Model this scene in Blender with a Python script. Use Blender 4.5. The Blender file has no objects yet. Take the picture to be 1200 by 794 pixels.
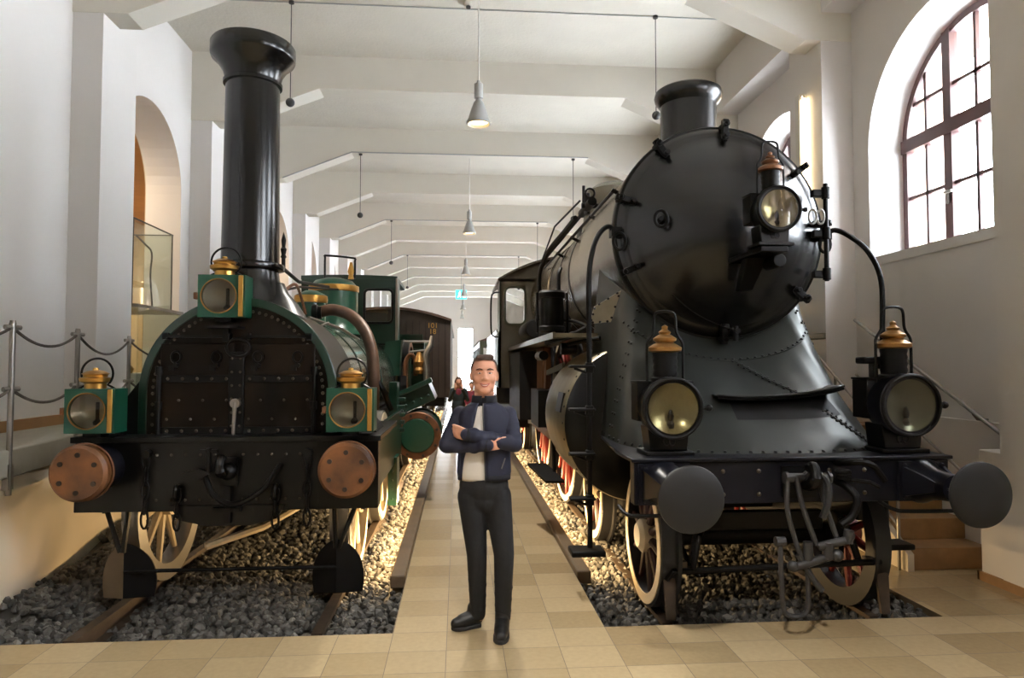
import bpy, math, random
import numpy as np
from mathutils import Vector, Matrix
random.seed(7)
SC = bpy.context.scene
COL = SC.collection
R = math.radians
PI = math.pi

# ------------------------------------------------------------------ camera
CAM_Z, YAW, PITCH, FPX = 1.70, 4.5, 2.2, 800.0
cam_data = bpy.data.cameras.new('camera')
cam_data.sensor_width = 36.0
cam_data.lens = FPX / 1200.0 * 36.0
cam_data.clip_end = 300
cam = bpy.data.objects.new('camera', cam_data)
cam.location = (0, 0, CAM_Z)
cam.rotation_euler = (R(90 + PITCH), 0, R(-YAW))
COL.objects.link(cam)
SC.camera = cam

# ------------------------------------------------------------------ view, world, lights
SC.view_settings.view_transform = 'Standard'
SC.view_settings.look = 'None'
SC.view_settings.gamma = 1.0
SC.view_settings.use_curve_mapping = False
SC.view_settings.exposure = 0.72
SC.cycles.max_bounces = 8
SC.cycles.diffuse_bounces = 5
SC.cycles.glossy_bounces = 4
SC.cycles.transparent_max_bounces = 12
SC.cycles.sample_clamp_indirect = 6.0
SC.cycles.use_denoising = True
SC.cycles.caustics_reflective = False
SC.cycles.caustics_refractive = False

SKY = 22.0
world = bpy.data.worlds.new('daylight')
SC.world = world
world.use_nodes = True
wn, wl = world.node_tree.nodes, world.node_tree.links
wn.clear()
w_out = wn.new('ShaderNodeOutputWorld')
w_bg = wn.new('ShaderNodeBackground')
w_bg.inputs[0].default_value = (0.93, 0.98, 1.06, 1)
w_bg.inputs[1].default_value = SKY
wl.new(w_bg.outputs[0], w_out.inputs[0])


def area_light(name, loc, rot, sx, sy, power, col):
    l = bpy.data.lights.new(name, 'AREA')
    l.shape = 'RECTANGLE'; l.size = sx; l.size_y = sy; l.energy = power; l.color = col
    o = bpy.data.objects.new(name, l); o.location = loc; o.rotation_euler = rot
    COL.objects.link(o)
    return o


# warm light strips under the aisle kerbs, shining over the ballast beds
STRIP = (1.0, 0.66, 0.30)
area_light('kerb_strip_light', (-0.545, 15.6, 0.10), (0, R(68), 0), 0.03, 20.0, 330, STRIP)
area_light('kerb_strip_light', (1.085, 15.6, 0.10), (0, R(-68), 0), 0.03, 20.0, 330, STRIP)
area_light('plinth_strip_light', (-3.44, 9.3, 0.12), (0, R(-75), 0), 0.03, 3.6, 5, STRIP)
# ceiling lamps of the side gallery behind the arches
for gy in (9.3, 15.7, 22.1, 28.5):
    area_light('gallery_light', (-6.0, gy, 5.1), (0, 0, 0), 1.2, 1.2, 90, (1.0, 0.78, 0.52))


# ------------------------------------------------------------------ pixel -> world
_ps, _th = R(YAW), R(PITCH)
_rt = Vector((math.cos(_ps), -math.sin(_ps), 0))
_fw = Vector((math.sin(_ps) * math.cos(_th), math.cos(_ps) * math.cos(_th), math.sin(_th)))
_up = _rt.cross(_fw)


def ray(px, py):
    return _fw + _rt * ((px - 600) / FPX) + _up * ((397 - py) / FPX)


def at(px, py, Y):
    d = ray(px, py)
    return Vector((0, 0, CAM_Z)) + d * (Y / d.y)


def atz(px, py, Z):
    d = ray(px, py)
    return Vector((0, 0, CAM_Z)) + d * ((Z - CAM_Z) / d.z)


# ------------------------------------------------------------------ materials
def lin(c):
    out = []
    for v in c:
        v = v / 255.0
        out.append(v / 12.92 if v <= 0.04045 else ((v + 0.055) / 1.055) ** 2.4)
    return out


def M(name, col, rough=0.5, metal=0.0, var=0.12, scale=5.0, bump=0.0, bscale=40.0, spec=0.5, coat=0.0, emit=None, col2=None):
    m = bpy.data.materials.new(name)
    m.use_nodes = True
    nt = m.node_tree; n, l = nt.nodes, nt.links
    b = n['Principled BSDF']
    c = lin(col)
    tc = n.new('ShaderNodeTexCoord')
    no = n.new('ShaderNodeTexNoise'); no.inputs['Scale'].default_value = scale; no.inputs['Detail'].default_value = 5
    l.new(tc.outputs['Object'], no.inputs['Vector'])
    mr = n.new('ShaderNodeMapRange')
    mr.inputs[1].default_value, mr.inputs[2].default_value = 0.3, 0.7
    l.new(no.outputs[0], mr.inputs[0])
    mx = n.new('ShaderNodeMix'); mx.data_type = 'RGBA'
    c2 = lin(col2) if col2 else [min(1, v * (1 + var)) for v in c]
    mx.inputs[6].default_value = [v * (1 - var) for v in c] + [1]
    mx.inputs[7].default_value = list(c2) + [1]
    l.new(mr.outputs[0], mx.inputs[0])
    l.new(mx.outputs[2], b.inputs['Base Color'])
    b.inputs['Roughness'].default_value = rough
    b.inputs['Metallic'].default_value = metal
    b.inputs['Specular IOR Level'].default_value = spec
    if coat:
        b.inputs['Coat Weight'].default_value = coat
        b.inputs['Coat Roughness'].default_value = 0.08
    if bump:
        n2 = n.new('ShaderNodeTexNoise'); n2.inputs['Scale'].default_value = bscale; n2.inputs['Detail'].default_value = 3
        l.new(tc.outputs['Object'], n2.inputs['Vector'])
        bp = n.new('ShaderNodeBump'); bp.inputs['Strength'].default_value = bump; bp.inputs['Distance'].default_value = 0.01
        l.new(n2.outputs[0], bp.inputs['Height']); l.new(bp.outputs[0], b.inputs['Normal'])
    if emit:
        b.inputs['Emission Color'].default_value = lin(emit[0]) + [1]
        b.inputs['Emission Strength'].default_value = emit[1]
    return m


m_wall = M('white_plaster', (234, 231, 228), 0.8, var=0.02, scale=1.2, bump=0.08, bscale=14)
m_ceil = M('ceiling_paint', (230, 226, 215), 0.85, var=0.02, scale=2)
m_slab_ceil = M('board_marked_ceiling', (230, 226, 215), 0.85, var=0.03, scale=2, bump=0.6, bscale=26)
m_plinth = M('plinth_plaster', (225, 214, 196), 0.8, var=0.03, scale=2)
m_gallery = M('gallery_beige', (205, 180, 145), 0.8, var=0.05, scale=1)
m_gallery_ceiling = M('gallery_ceiling_wood', (190, 140, 85), 0.6, var=0.1, scale=2)
m_grey_slab = M('grey_stone_slab', (150, 146, 132), 0.6, var=0.08, scale=6)
m_kerb = M('brown_kerb_stone', (104, 88, 66), 0.55, var=0.15, scale=6)
m_oak = M('oak_board', (150, 112, 70), 0.5, var=0.2, scale=3)
m_stair_oak = M('stair_oak', (150, 114, 76), 0.45, var=0.25, scale=5, bump=0.1)
m_steel = M('brushed_steel', (150, 146, 140), 0.35, 0.9, var=0.05)
m_rope = M('grey_rope', (92, 84, 78), 0.8, var=0.2, scale=60)
m_winframe = M('dark_red_window_wood', (74, 46, 44), 0.45, var=0.1, scale=8)
m_sandstone = M('pale_sandstone', (206, 180, 160), 0.9, var=0.12, scale=4)
m_black = M('black_paint', (10, 10, 10), 0.3, var=0.25, scale=3, bump=0.03, bscale=9, spec=0.25)
m_reflection_sheet = M('wall_reflection_sheet', (124, 117, 104), 0.27, metal=0.7, var=0.12, scale=2, bump=0.04, bscale=5)  # beige wall reflections on the black boiler painted into the base colour
m_black_gloss = M('black_gloss_boiler', (15, 15, 16), 0.27, var=0.2, scale=2, bump=0.05, bscale=5, spec=0.5, coat=0.1)
m_chimney = M('chimney_black', (9, 9, 10), 0.2, var=0.2, scale=3, spec=0.5)
m_black_matt = M('black_matt_iron', (12, 11, 11), 0.5, var=0.3, scale=8, spec=0.2)
m_front = M('sooty_front_plate', (8, 8, 7), 0.42, var=0.3, scale=3, col2=(36, 26, 18), bump=0.08, bscale=12, spec=0.12)
m_fairing = M('dark_green_black_sheet', (43, 46, 42), 0.4, metal=0.65, var=0.18, scale=2.5, bump=0.06, bscale=6, spec=0.7)
m_casing = M('dull_steel_cladding', (136, 128, 108), 0.34, metal=0.85, var=0.15, scale=6, bump=0.05, bscale=8)
m_rivet_glint = M('glint_rivet_heads', (88, 82, 72), 0.35, 0.6, var=0.2)  # same paint as the plates; lighter colour stands for glints on the heads
m_blue_black = M('blue_black_paint', (15, 16, 24), 0.32, var=0.15, scale=4, spec=0.3)
m_buffer = M('worn_buffer_steel', (30, 30, 32), 0.5, 0.2, var=0.12, scale=5)
m_green = M('locomotive_green', (16, 66, 48), 0.3, var=0.1, scale=3, coat=0.3)
m_green_dark = M('deep_green_paint', (13, 46, 34), 0.3, var=0.15, scale=3, coat=0.3)
m_boiler_green = M('boiler_green_gloss', (58, 74, 60), 0.2, metal=0.35, var=0.1, scale=2, spec=0.8, coat=0.5)
m_lamp_green = M('lamp_green_enamel', (17, 72, 54), 0.35, var=0.06, scale=4)
m_old_brass = M('dull_lamp_brass', (150, 112, 62), 0.42, 0.85, var=0.2, scale=9)
m_brass = M('polished_brass', (190, 146, 76), 0.32, 0.95, var=0.12, scale=9)
m_copper = M('aged_copper', (112, 74, 48), 0.45, 0.45, var=0.25, scale=9)
m_brown_pipe = M('brown_lagged_pipe', (84, 60, 44), 0.45, 0.2, var=0.2, scale=10)
m_buffer_wood = M('buffer_wood', (70, 42, 22), 0.5, var=0.2, scale=5, bump=0.1, col2=(126, 80, 42))
m_darkhole = M('dark_bolt', (40, 28, 20), 0.6)
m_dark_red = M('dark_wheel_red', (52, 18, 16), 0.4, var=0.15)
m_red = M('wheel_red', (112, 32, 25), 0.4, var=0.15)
m_cream = M('cream_tyre_paint', (214, 196, 164), 0.45, var=0.06)
m_rust = M('rusty_rail', (74, 62, 52), 0.5, 0.5, var=0.25, scale=12)
m_lens = M('yellowed_reflector', (150, 140, 104), 0.22, 0.55, var=0.2, scale=7)
m_link = M('worn_coupling_steel', (70, 70, 72), 0.42, 0.6, var=0.2, scale=10)
m_lens_grey = M('grey_reflector', (104, 106, 92), 0.22, 0.5, var=0.2, scale=7)
m_mirror = M('lamp_reflector', (150, 142, 128), 0.3, 0.45, var=0.1, scale=6)
m_darkgrey = M('dark_grey_plastic', (52, 52, 52), 0.5)
m_alu = M('grey_lamp_aluminium', (176, 178, 176), 0.45, 0.1, var=0.03)
m_white_plastic = M('white_plastic', (225, 222, 214), 0.5, var=0.02)
m_lamp_glow = M('lamp_glow', (255, 220, 160), 0.5, emit=((255, 214, 150), 6.0))
m_tube_glow = M('tube_glow', (255, 230, 190), 0.5, emit=((255, 226, 178), 9.0))
m_sign = M('exit_sign_teal', (60, 200, 200), 0.5, emit=((70, 215, 215), 1.2))
m_sign_white = M('exit_sign_white', (240, 250, 250), 0.5, emit=((240, 255, 255), 1.5))
m_carriage = M('brown_carriage_wood', (42, 30, 20), 0.5, var=0.2, scale=6)
m_carriage_roof = M('carriage_roof_brown', (84, 60, 46), 0.6, var=0.1)
m_gold = M('gold_leaf', (170, 130, 60), 0.4, 0.6)
m_olive = M('olive_vehicle_paint', (70, 72, 50), 0.4)
m_skin = M('skin', (206, 150, 124), 0.5, var=0.05, scale=12)
m_lips = M('lips', (170, 92, 84), 0.45)
m_teeth = M('teeth', (238, 230, 220), 0.3, var=0.02)
m_hair = M('brown_hair', (64, 42, 30), 0.6, var=0.3, scale=60, bump=0.3, bscale=120)
m_eye = M('eye_white', (225, 220, 214), 0.25, var=0.02)
m_iris = M('dark_iris', (38, 34, 34), 0.2)
m_navy = M('navy_jacket_cloth', (21, 24, 46), 0.75, var=0.15, scale=12, bump=0.5, bscale=13)
m_navy_dark = M('dark_navy_knit', (16, 17, 26), 0.85, var=0.15, scale=14, bump=0.2, bscale=60)
m_shirt = M('white_shirt_cloth', (214, 208, 200), 0.8, var=0.03, bump=0.2, bscale=16)
m_trousers = M('black_trouser_cloth', (17, 17, 20), 0.8, var=0.15, scale=12, bump=0.8, bscale=11)
m_shoe = M('black_shoe_leather', (18, 18, 19), 0.45, var=0.15, bump=0.1)
m_sole = M('dark_rubber_sole', (34, 33, 33), 0.7)
m_coat = M('dark_teal_coat', (26, 38, 42), 0.8)
m_redcloth = M('wine_red_cloth', (110, 30, 44), 0.8)


def glass_mat(name, tint=(0.9, 0.96, 0.92), refl=0.12):
    m = bpy.data.materials.new(name); m.use_nodes = True
    n, l = m.node_tree.nodes, m.node_tree.links
    n.clear()
    o = n.new('ShaderNodeOutputMaterial'); t = n.new('ShaderNodeBsdfTransparent')
    g = n.new('ShaderNodeBsdfGlossy'); g.inputs['Roughness'].default_value = 0.02
    t.inputs[0].default_value = (*tint, 1)
    lw = n.new('ShaderNodeLayerWeight'); lw.inputs[0].default_value = 0.5
    pw = n.new('ShaderNodeMath'); pw.operation = 'POWER'; pw.inputs[1].default_value = 5.0
    fr = n.new('ShaderNodeMath'); fr.operation = 'MULTIPLY_ADD'; fr.inputs[1].default_value = 0.92; fr.inputs[2].default_value = 0.05
    l.new(lw.outputs['Facing'], pw.inputs[0]); l.new(pw.outputs[0], fr.inputs[0])
    mx = n.new('ShaderNodeMixShader')
    l.new(fr.outputs[0], mx.inputs[0]); l.new(t.outputs[0], mx.inputs[1]); l.new(g.outputs[0], mx.inputs[2])
    l.new(mx.outputs[0], o.inputs[0])
    return m


m_glass = glass_mat('window_glass', (0.97, 0.98, 0.98))
m_green_glass = glass_mat('showcase_glass', (0.93, 0.96, 0.93))
m_lamp_glass = glass_mat('lamp_glass', (0.9, 0.9, 0.86))


def tile_mat():
    m = bpy.data.materials.new('stone_floor_tiles'); m.use_nodes = True
    n, l = m.node_tree.nodes, m.node_tree.links
    b = n['Principled BSDF']
    tc = n.new('ShaderNodeTexCoord')
    sep = n.new('ShaderNodeSeparateXYZ'); l.new(tc.outputs['Object'], sep.inputs[0])

    def math_(op, a, bv=None, c=None):
        k = n.new('ShaderNodeMath'); k.operation = op
        for i, v in enumerate((a, bv, c)):
            if v is None: continue
            if isinstance(v, (int, float)): k.inputs[i].default_value = v
            else: l.new(v, k.inputs[i])
        return k.outputs[0]
    u = math_('DIVIDE', math_('ADD', sep.outputs[0], 20 * 0.34 + 0.066), 0.34)
    v = math_('DIVIDE', math_('ADD', sep.outputs[1], 40 * 0.29 - 4.45 + 4.64), 0.29)
    fu, fv = math_('FRACT', u), math_('FRACT', v)
    iu, iv = math_('FLOOR', u), math_('FLOOR', v)
    cmb = n.new('ShaderNodeCombineXYZ'); l.new(iu, cmb.inputs[0]); l.new(iv, cmb.inputs[1])
    wn_ = n.new('ShaderNodeTexWhiteNoise'); wn_.noise_dimensions = '3D'; l.new(cmb.outputs[0], wn_.inputs['Vector'])
    ramp = n.new('ShaderNodeValToRGB')
    ramp.color_ramp.interpolation = 'LINEAR'
    e = ramp.color_ramp.elements
    e[0].position, e[0].color = 0.0, (*lin((166, 146, 112)), 1)
    e[1].position, e[1].color = 1.0, (*lin((194, 174, 138)), 1)
    x = ramp.color_ramp.elements.new(0.45); x.color = (*lin((182, 162, 126)), 1)
    l.new(wn_.outputs['Value'], ramp.inputs[0])
    no = n.new('ShaderNodeTexNoise'); no.inputs['Scale'].default_value = 30; no.inputs['Detail'].default_value = 6
    l.new(tc.outputs['Object'], no.inputs['Vector'])
    mx = n.new('ShaderNodeMix'); mx.data_type = 'RGBA'; mx.blend_type = 'MULTIPLY'
    mx.inputs[0].default_value = 0.25
    l.new(ramp.outputs[0], mx.inputs[6])
    mr = n.new('ShaderNodeMapRange'); mr.inputs[1].default_value, mr.inputs[2].default_value = 0.3, 0.7
    mr.inputs[3].default_value, mr.inputs[4].default_value = 0.7, 1.1
    l.new(no.outputs[0], mr.inputs[0])
    l.new(mr.outputs[0], mx.inputs[7])
    # grout lines
    eu = math_('MULTIPLY', math_('MINIMUM', fu, math_('SUBTRACT', 1.0, fu)), 0.34)
    ev = math_('MULTIPLY', math_('MINIMUM', fv, math_('SUBTRACT', 1.0, fv)), 0.29)
    ed = math_('MINIMUM', eu, ev)
    gm = math_('LESS_THAN', ed, 0.0022)
    mg = n.new('ShaderNodeMix'); mg.data_type = 'RGBA'
    l.new(gm, mg.inputs[0]); l.new(mx.outputs[2], mg.inputs[6])
    mg.inputs[7].default_value = (*lin((112, 98, 76)), 1)
    l.new(mg.outputs[2], b.inputs['Base Color'])
    rr = math_('MULTIPLY_ADD', gm, 0.4, 0.2)
    l.new(rr, b.inputs['Roughness'])
    b.inputs['Specular IOR Level'].default_value = 0.45
    return m


m_tiles = tile_mat()


def stone_mat():
    m = bpy.data.materials.new('crushed_stone'); m.use_nodes = True
    n, l = m.node_tree.nodes, m.node_tree.links
    b = n['Principled BSDF']
    a = n.new('ShaderNodeAttribute'); a.attribute_name = 'stone_tone'
    ramp = n.new('ShaderNodeValToRGB')
    e = ramp.color_ramp.elements
    e[0].position, e[0].color = 0.0, (*lin((50, 49, 47)), 1)
    e[1].position, e[1].color = 1.0, (*lin((122, 118, 112)), 1)
    x = ramp.color_ramp.elements.new(0.97); x.color = (*lin((96, 94, 90)), 1)
    l.new(a.outputs['Fac'], ramp.inputs[0])
    l.new(ramp.outputs[0], b.inputs['Base Color'])
    b.inputs['Roughness'].default_value = 0.75
    return m


m_stone = stone_mat()


# ------------------------------------------------------------------ mesh building
class MB:
    def __init__(s):
        s.v, s.f, s.m = [], [], []

    def add(s, vs, fs, mi=0):
        k = len(s.v)
        s.m += [mi] * len(fs)
        s.v += [tuple(p) for p in vs]
        s.f += [tuple(i + k for i in f) for f in fs]
        return s

    def box(s, x0, x1, y0, y1, z0, z1):
        vs = [(x0, y0, z0), (x1, y0, z0), (x1, y1, z0), (x0, y1, z0), (x0, y0, z1), (x1, y0, z1), (x1, y1, z1), (x0, y1, z1)]
        return s.add(vs, [(0, 3, 2, 1), (4, 5, 6, 7), (0, 1, 5, 4), (1, 2, 6, 5), (2, 3, 7, 6), (3, 0, 4, 7)])

    def obox(s, c, size, rot=None):
        c = Vector(c); h = Vector(size) * 0.5
        vs = []
        for z in (-1, 1):
            for x, y in ((-1, -1), (1, -1), (1, 1), (-1, 1)):
                p = Vector((x * h.x, y * h.y, z * h.z))
                if rot is not None: p = rot @ p
                vs.append(c + p)
        return s.add(vs, [(0, 3, 2, 1), (4, 5, 6, 7), (0, 1, 5, 4), (1, 2, 6, 5), (2, 3, 7, 6), (3, 0, 4, 7)])

    def bar(s, p0, p1, w, h):
        p0, p1 = Vector(p0), Vector(p1)
        d = p1 - p0
        q = d.to_track_quat('Y', 'Z').to_matrix()
        return s.obox((p0 + p1) / 2, (w, d.length, h), q)

    def lathe(s, prof, base=(0, 0, 0), axis=(0, 0, 1), n=32, squash=(1, 1)):
        ax = Vector(axis).normalized()
        t = Vector((1, 0, 0)) if abs(ax.x) < 0.9 else Vector((0, 1, 0))
        u = (t - ax * t.dot(ax)).normalized(); w = ax.cross(u)
        base = Vector(base)
        vs, fs, rings = [], [], []
        for r, h in prof:
            if r < 1e-6:
                rings.append([len(vs)]); vs.append(base + ax * h)
            else:
                k = len(vs)
                for i in range(n):
                    a = 2 * PI * i / n
                    vs.append(base + ax * h + u * (r * math.cos(a) * squash[0]) + w * (r * math.sin(a) * squash[1]))
                rings.append(list(range(k, k + n)))
        for A, B in zip(rings, rings[1:]):
            if len(A) == 1 and len(B) == 1: continue
            for i in range(n):
                j = (i + 1) % n
                if len(A) == 1: fs.append((A[0], B[j], B[i]))
                elif len(B) == 1: fs.append((A[i], A[j], B[0]))
                else: fs.append((A[i], A[j], B[j], B[i]))
        return s.add(vs, fs)

    def cyl(s, p0, p1, r0, r1=None, n=20):
        p0, p1 = Vector(p0), Vector(p1)
        r1 = r0 if r1 is None else r1
        L = (p1 - p0).length
        return s.lathe([(0, 0), (r0, 0), (r1, L), (0, L)], p0, p1 - p0, n)

    def tube(s, pts, r, n=8, closed=False, caps=True):
        pts = [Vector(p) for p in pts]
        m = len(pts)
        vs, fs = [], []
        prev = None
        for i, p in enumerate(pts):
            if closed: d = pts[(i + 1) % m] - pts[i - 1]
            else: d = pts[min(i + 1, m - 1)] - pts[max(i - 1, 0)]
            d.normalize()
            if prev is None:
                t = Vector((0, 0, 1)) if abs(d.z) < 0.9 else Vector((1, 0, 0))
                u = (t - d * t.dot(d)).normalized()
            else:
                u = (prev - d * prev.dot(d)).normalized()
            prev = u
            w = d.cross(u)
            rr = r[i] if isinstance(r, (list, tuple)) else r
            for k in range(n):
                a = 2 * PI * k / n
                vs.append(p + u * (rr * math.cos(a)) + w * (rr * math.sin(a)))
        rng = m if closed else m - 1
        for i in range(rng):
            for k in range(n):
                a, b = i * n + k, i * n + (k + 1) % n
                j = (i + 1) % m
                fs.append((a, b, j * n + (k + 1) % n, j * n + k))
        if caps and not closed:
            fs.append(tuple(range(n))[::-1]); fs.append(tuple(range((m - 1) * n, m * n)))
        return s.add(vs, fs)

    def prism(s, poly, vec):
        poly = [Vector(p) for p in poly]; vec = Vector(vec); n = len(poly)
        vs = poly + [p + vec for p in poly]
        fs = [tuple(range(n))[::-1], tuple(range(n, 2 * n))]
        fs += [(i, (i + 1) % n, n + (i + 1) % n, n + i) for i in range(n)]
        return s.add(vs, fs)

    def sphere(s, c, r, n=16, m=10):
        if not isinstance(r, (tuple, list)): r = (r, r, r)
        c = Vector(c)
        vs = [c + Vector((0, 0, r[2]))]
        for j in range(1, m):
            t = PI * j / m
            for i in range(n):
                a = 2 * PI * i / n
                vs.append(c + Vector((r[0] * math.sin(t) * math.cos(a), r[1] * math.sin(t) * math.sin(a), r[2] * math.cos(t))))
        vs.append(c - Vector((0, 0, r[2])))
        fs = [(0, 1 + i, 1 + (i + 1) % n) for i in range(n)]
        for j in range(m - 2):
            for i in range(n):
                a, b = 1 + j * n + i, 1 + j * n + (i + 1) % n
                fs.append((a, a + n, b + n, b))
        L = len(vs) - 1; k = 1 + (m - 2) * n
        fs += [(L, k + (i + 1) % n, k + i) for i in range(n)]
        return s.add(vs, fs)

    def torus(s, c, Rr, r, axis=(0, 0, 1), n=32, k=8, sq=1.0):
        ax = Vector(axis).normalized()
        t = Vector((1, 0, 0)) if abs(ax.x) < 0.9 else Vector((0, 1, 0))
        u = (t - ax * t.dot(ax)).normalized(); w = ax.cross(u); c = Vector(c)
        pts = [c + u * (Rr * math.cos(2 * PI * i / n)) + w * (Rr * sq * math.sin(2 * PI * i / n)) for i in range(n)]
        return s.tube(pts, r, k, closed=True)

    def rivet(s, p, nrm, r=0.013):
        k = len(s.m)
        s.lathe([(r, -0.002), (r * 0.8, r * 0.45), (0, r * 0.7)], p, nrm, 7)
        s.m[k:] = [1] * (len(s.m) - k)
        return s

    def grid(s, rows, closed=False):
        n = len(rows[0]); vs, fs = [], []
        for rw in rows: vs += [Vector(p) for p in rw]
        for j in range(len(rows) - 1):
            for i in range(n if closed else n - 1):
                a, b = j * n + i, j * n + (i + 1) % n
                fs.append((a, b, b + n, a + n))
        return s.add(vs, fs)

    def build(s, name, mat, parent=None, origin=None, bevel=0, sharp=35, solid=0, seg=2, mat2=None):
        o0 = Vector((0, 0, 0))
        if parent is not None: o0 = ORG.get(parent.name, o0)
        elif origin is not None: o0 = Vector(origin)
        me = bpy.data.meshes.new(name)
        me.from_pydata([tuple(Vector(p) - o0) for p in s.v], [], s.f)
        me.materials.append(mat)
        if mat2 is not None:
            me.materials.append(mat2)
            me.polygons.foreach_set('material_index', s.m)
        o = bpy.data.objects.new(name, me)
        COL.objects.link(o)
        finish(o, sharp)
        if parent is not None:
            o.parent = parent; ORG[o.name] = o0
        else:
            o.location = o0; ORG[o.name] = o0
        if solid:
            sm = o.modifiers.new('solid', 'SOLIDIFY'); sm.thickness = solid; sm.offset = 0
        if bevel:
            bv = o.modifiers.new('bevel', 'BEVEL'); bv.width = bevel; bv.segments = seg; bv.limit_method = 'ANGLE'; bv.angle_limit = R(40)
        return o


ORG = {}


def finish(o, sharp=35):
    me = o.data
    import bmesh
    bm = bmesh.new(); bm.from_mesh(me)
    bmesh.ops.recalc_face_normals(bm, faces=bm.faces)
    bm.to_mesh(me); bm.free()
    me.polygons.foreach_set('use_smooth', [True] * len(me.polygons))
    me.set_sharp_from_angle(angle=R(sharp))
    me.update()


def thing(name, label, cat, loc=(0, 0, 0), group=None):
    o = bpy.data.objects.new(name, None)
    o.empty_display_size = 0.2
    COL.objects.link(o)
    o.location = loc
    ORG[o.name] = Vector(loc)
    return tag(o, label, cat, group)


def tag(o, label, cat, group=None, kind=None):
    if label: o['label'] = label
    if cat: o['category'] = cat
    if group: o['group'] = group
    if kind: o['kind'] = kind
    return o


def struct(o, label, cat):
    return tag(o, label, cat, None, 'structure')


def copy_tree(o, loc=None, parent=None):
    c = o.copy(); COL.objects.link(c)
    if parent is not None: c.parent = parent
    if loc is not None: c.location = loc
    for ch in list(o.children):
        if ch.name in bpy.data.objects: copy_tree(ch, None, c)
    return c


def curve(pts, k=6):
    P = [Vector(p) for p in pts]
    P = [P[0] * 2 - P[1]] + P + [P[-1] * 2 - P[-2]]
    out = []
    for i in range(1, len(P) - 2):
        a, b, c, d = P[i - 1], P[i], P[i + 1], P[i + 2]
        for j in range(k):
            t = j / k
            out.append(0.5 * ((2 * b) + (c - a) * t + (2 * a - 5 * b + 4 * c - d) * t * t + (3 * b - a - 3 * c + d) * t ** 3))
    out.append(P[-2])
    return out


def organic(shapes, voxel, smooth=6):
    """union of tapered capsules and ellipsoids, one continuous skin; returns a mesh"""
    mb = MB()
    for sh in shapes:
        if sh[0] == 'c':
            _, p0, p1, r0, r1 = sh
            p0, p1 = Vector(p0), Vector(p1)
            d = p1 - p0; L = d.length
            prof = [(r0 * math.sin(t), -r0 * math.cos(t)) for t in np.linspace(0, PI / 2, 6)]
            prof += [(r1 * math.cos(t), L + r1 * math.sin(t)) for t in np.linspace(0, PI / 2, 6)]
            mb.lathe(prof, p0, d if L > 1e-6 else (0, 0, 1), 16)
        else:
            mb.sphere(sh[1], sh[2], 20, 14)
    me = bpy.data.meshes.new('tmp'); me.from_pydata(mb.v, [], mb.f)
    o = bpy.data.objects.new('tmp', me); COL.objects.link(o)
    rm = o.modifiers.new('r', 'REMESH'); rm.mode = 'VOXEL'; rm.voxel_size = voxel
    if smooth:
        sm = o.modifiers.new('s', 'SMOOTH'); sm.factor = 0.5; sm.iterations = smooth
    dg = bpy.context.evaluated_depsgraph_get()
    out = bpy.data.meshes.new_from_object(o.evaluated_get(dg))
    bpy.data.objects.remove(o); bpy.data.meshes.remove(me)
    return out


def organic_obj(name, shapes, voxel, mat, parent=None, origin=(0, 0, 0), smooth=6, keep=None):
    me = organic(shapes, voxel, smooth)
    o0 = ORG[parent.name] if parent is not None else Vector(origin)
    if keep is not None:
        import bmesh
        bm = bmesh.new(); bm.from_mesh(me)
        dead = [f for f in bm.faces if not keep(f.calc_center_median(), f.normal)]
        bmesh.ops.delete(bm, geom=dead, context='FACES')
        bm.to_mesh(me); bm.free()
    co = np.empty(len(me.vertices) * 3); me.vertices.foreach_get('co', co)
    co = (co.reshape(-1, 3) - np.array(o0)).ravel(); me.vertices.foreach_set('co', co)
    me.materials.clear(); me.materials.append(mat); me.name = name
    me.polygons.foreach_set('use_smooth', [True] * len(me.polygons))
    me.update()
    o = bpy.data.objects.new(name, me); COL.objects.link(o)
    ORG[o.name] = o0
    if parent is not None: o.parent = parent
    else: o.location = o0
    return o
# ================================================================== THE HALL
BAY = 3.2
YP = [4.2 + BAY * k for k in range(-3, 13)]        # near edges of the wall piers
Y0, Y1 = -5.0, 45.5
XL, XLP, XR, XRP = -4.06, -3.75, 4.5, 4.14          # wall planes and pier faces
ZC, ZB = 6.48, 5.97
LX = (-0.41, 0.954)                                 # aisle edges
BED = 4.45                                          # front edge of the two beds
X_BED_L, X_BED_R = -3.66, 3.28
CURB_Y = 5.5

# floor: one tiled sheet with two sunken beds cut out
fl = MB()
H = -0.35


def quad_floor(x0, x1, y0, y1):
    fl.add([(x0, y0, 0), (x1, y0, 0), (x1, y1, 0), (x0, y1, 0)], [(0, 1, 2, 3)])


quad_floor(-4.2, 5.2, -6, BED)
quad_floor(LX[0], LX[1], BED, Y1)
quad_floor(X_BED_R, 5.2, BED, Y1)
quad_floor(-4.2, X_BED_L, BED, 4.9)
pit = MB()
for x in (X_BED_L, LX[0], LX[1], X_BED_R):
    pit.add([(x, BED, 0), (x, Y1, 0), (x, Y1, H), (x, BED, H)], [(0, 1, 2, 3)])
for a, b in ((X_BED_L, LX[0]), (LX[1], X_BED_R)):
    pit.add([(a, BED, 0), (b, BED, 0), (b, BED, H), (a, BED, H)], [(0, 1, 2, 3)])
    pit.add([(a, BED, H), (b, BED, H), (b, Y1, H), (a, Y1, H)], [(0, 1, 2, 3)])
struct(pit.build('floor_bed_lining', m_kerb, sharp=10), 'dark stone lining of the two ballast beds', 'lining')
struct(fl.build('floor', m_tiles), 'beige stone tile floor of the hall', 'floor')
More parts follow.
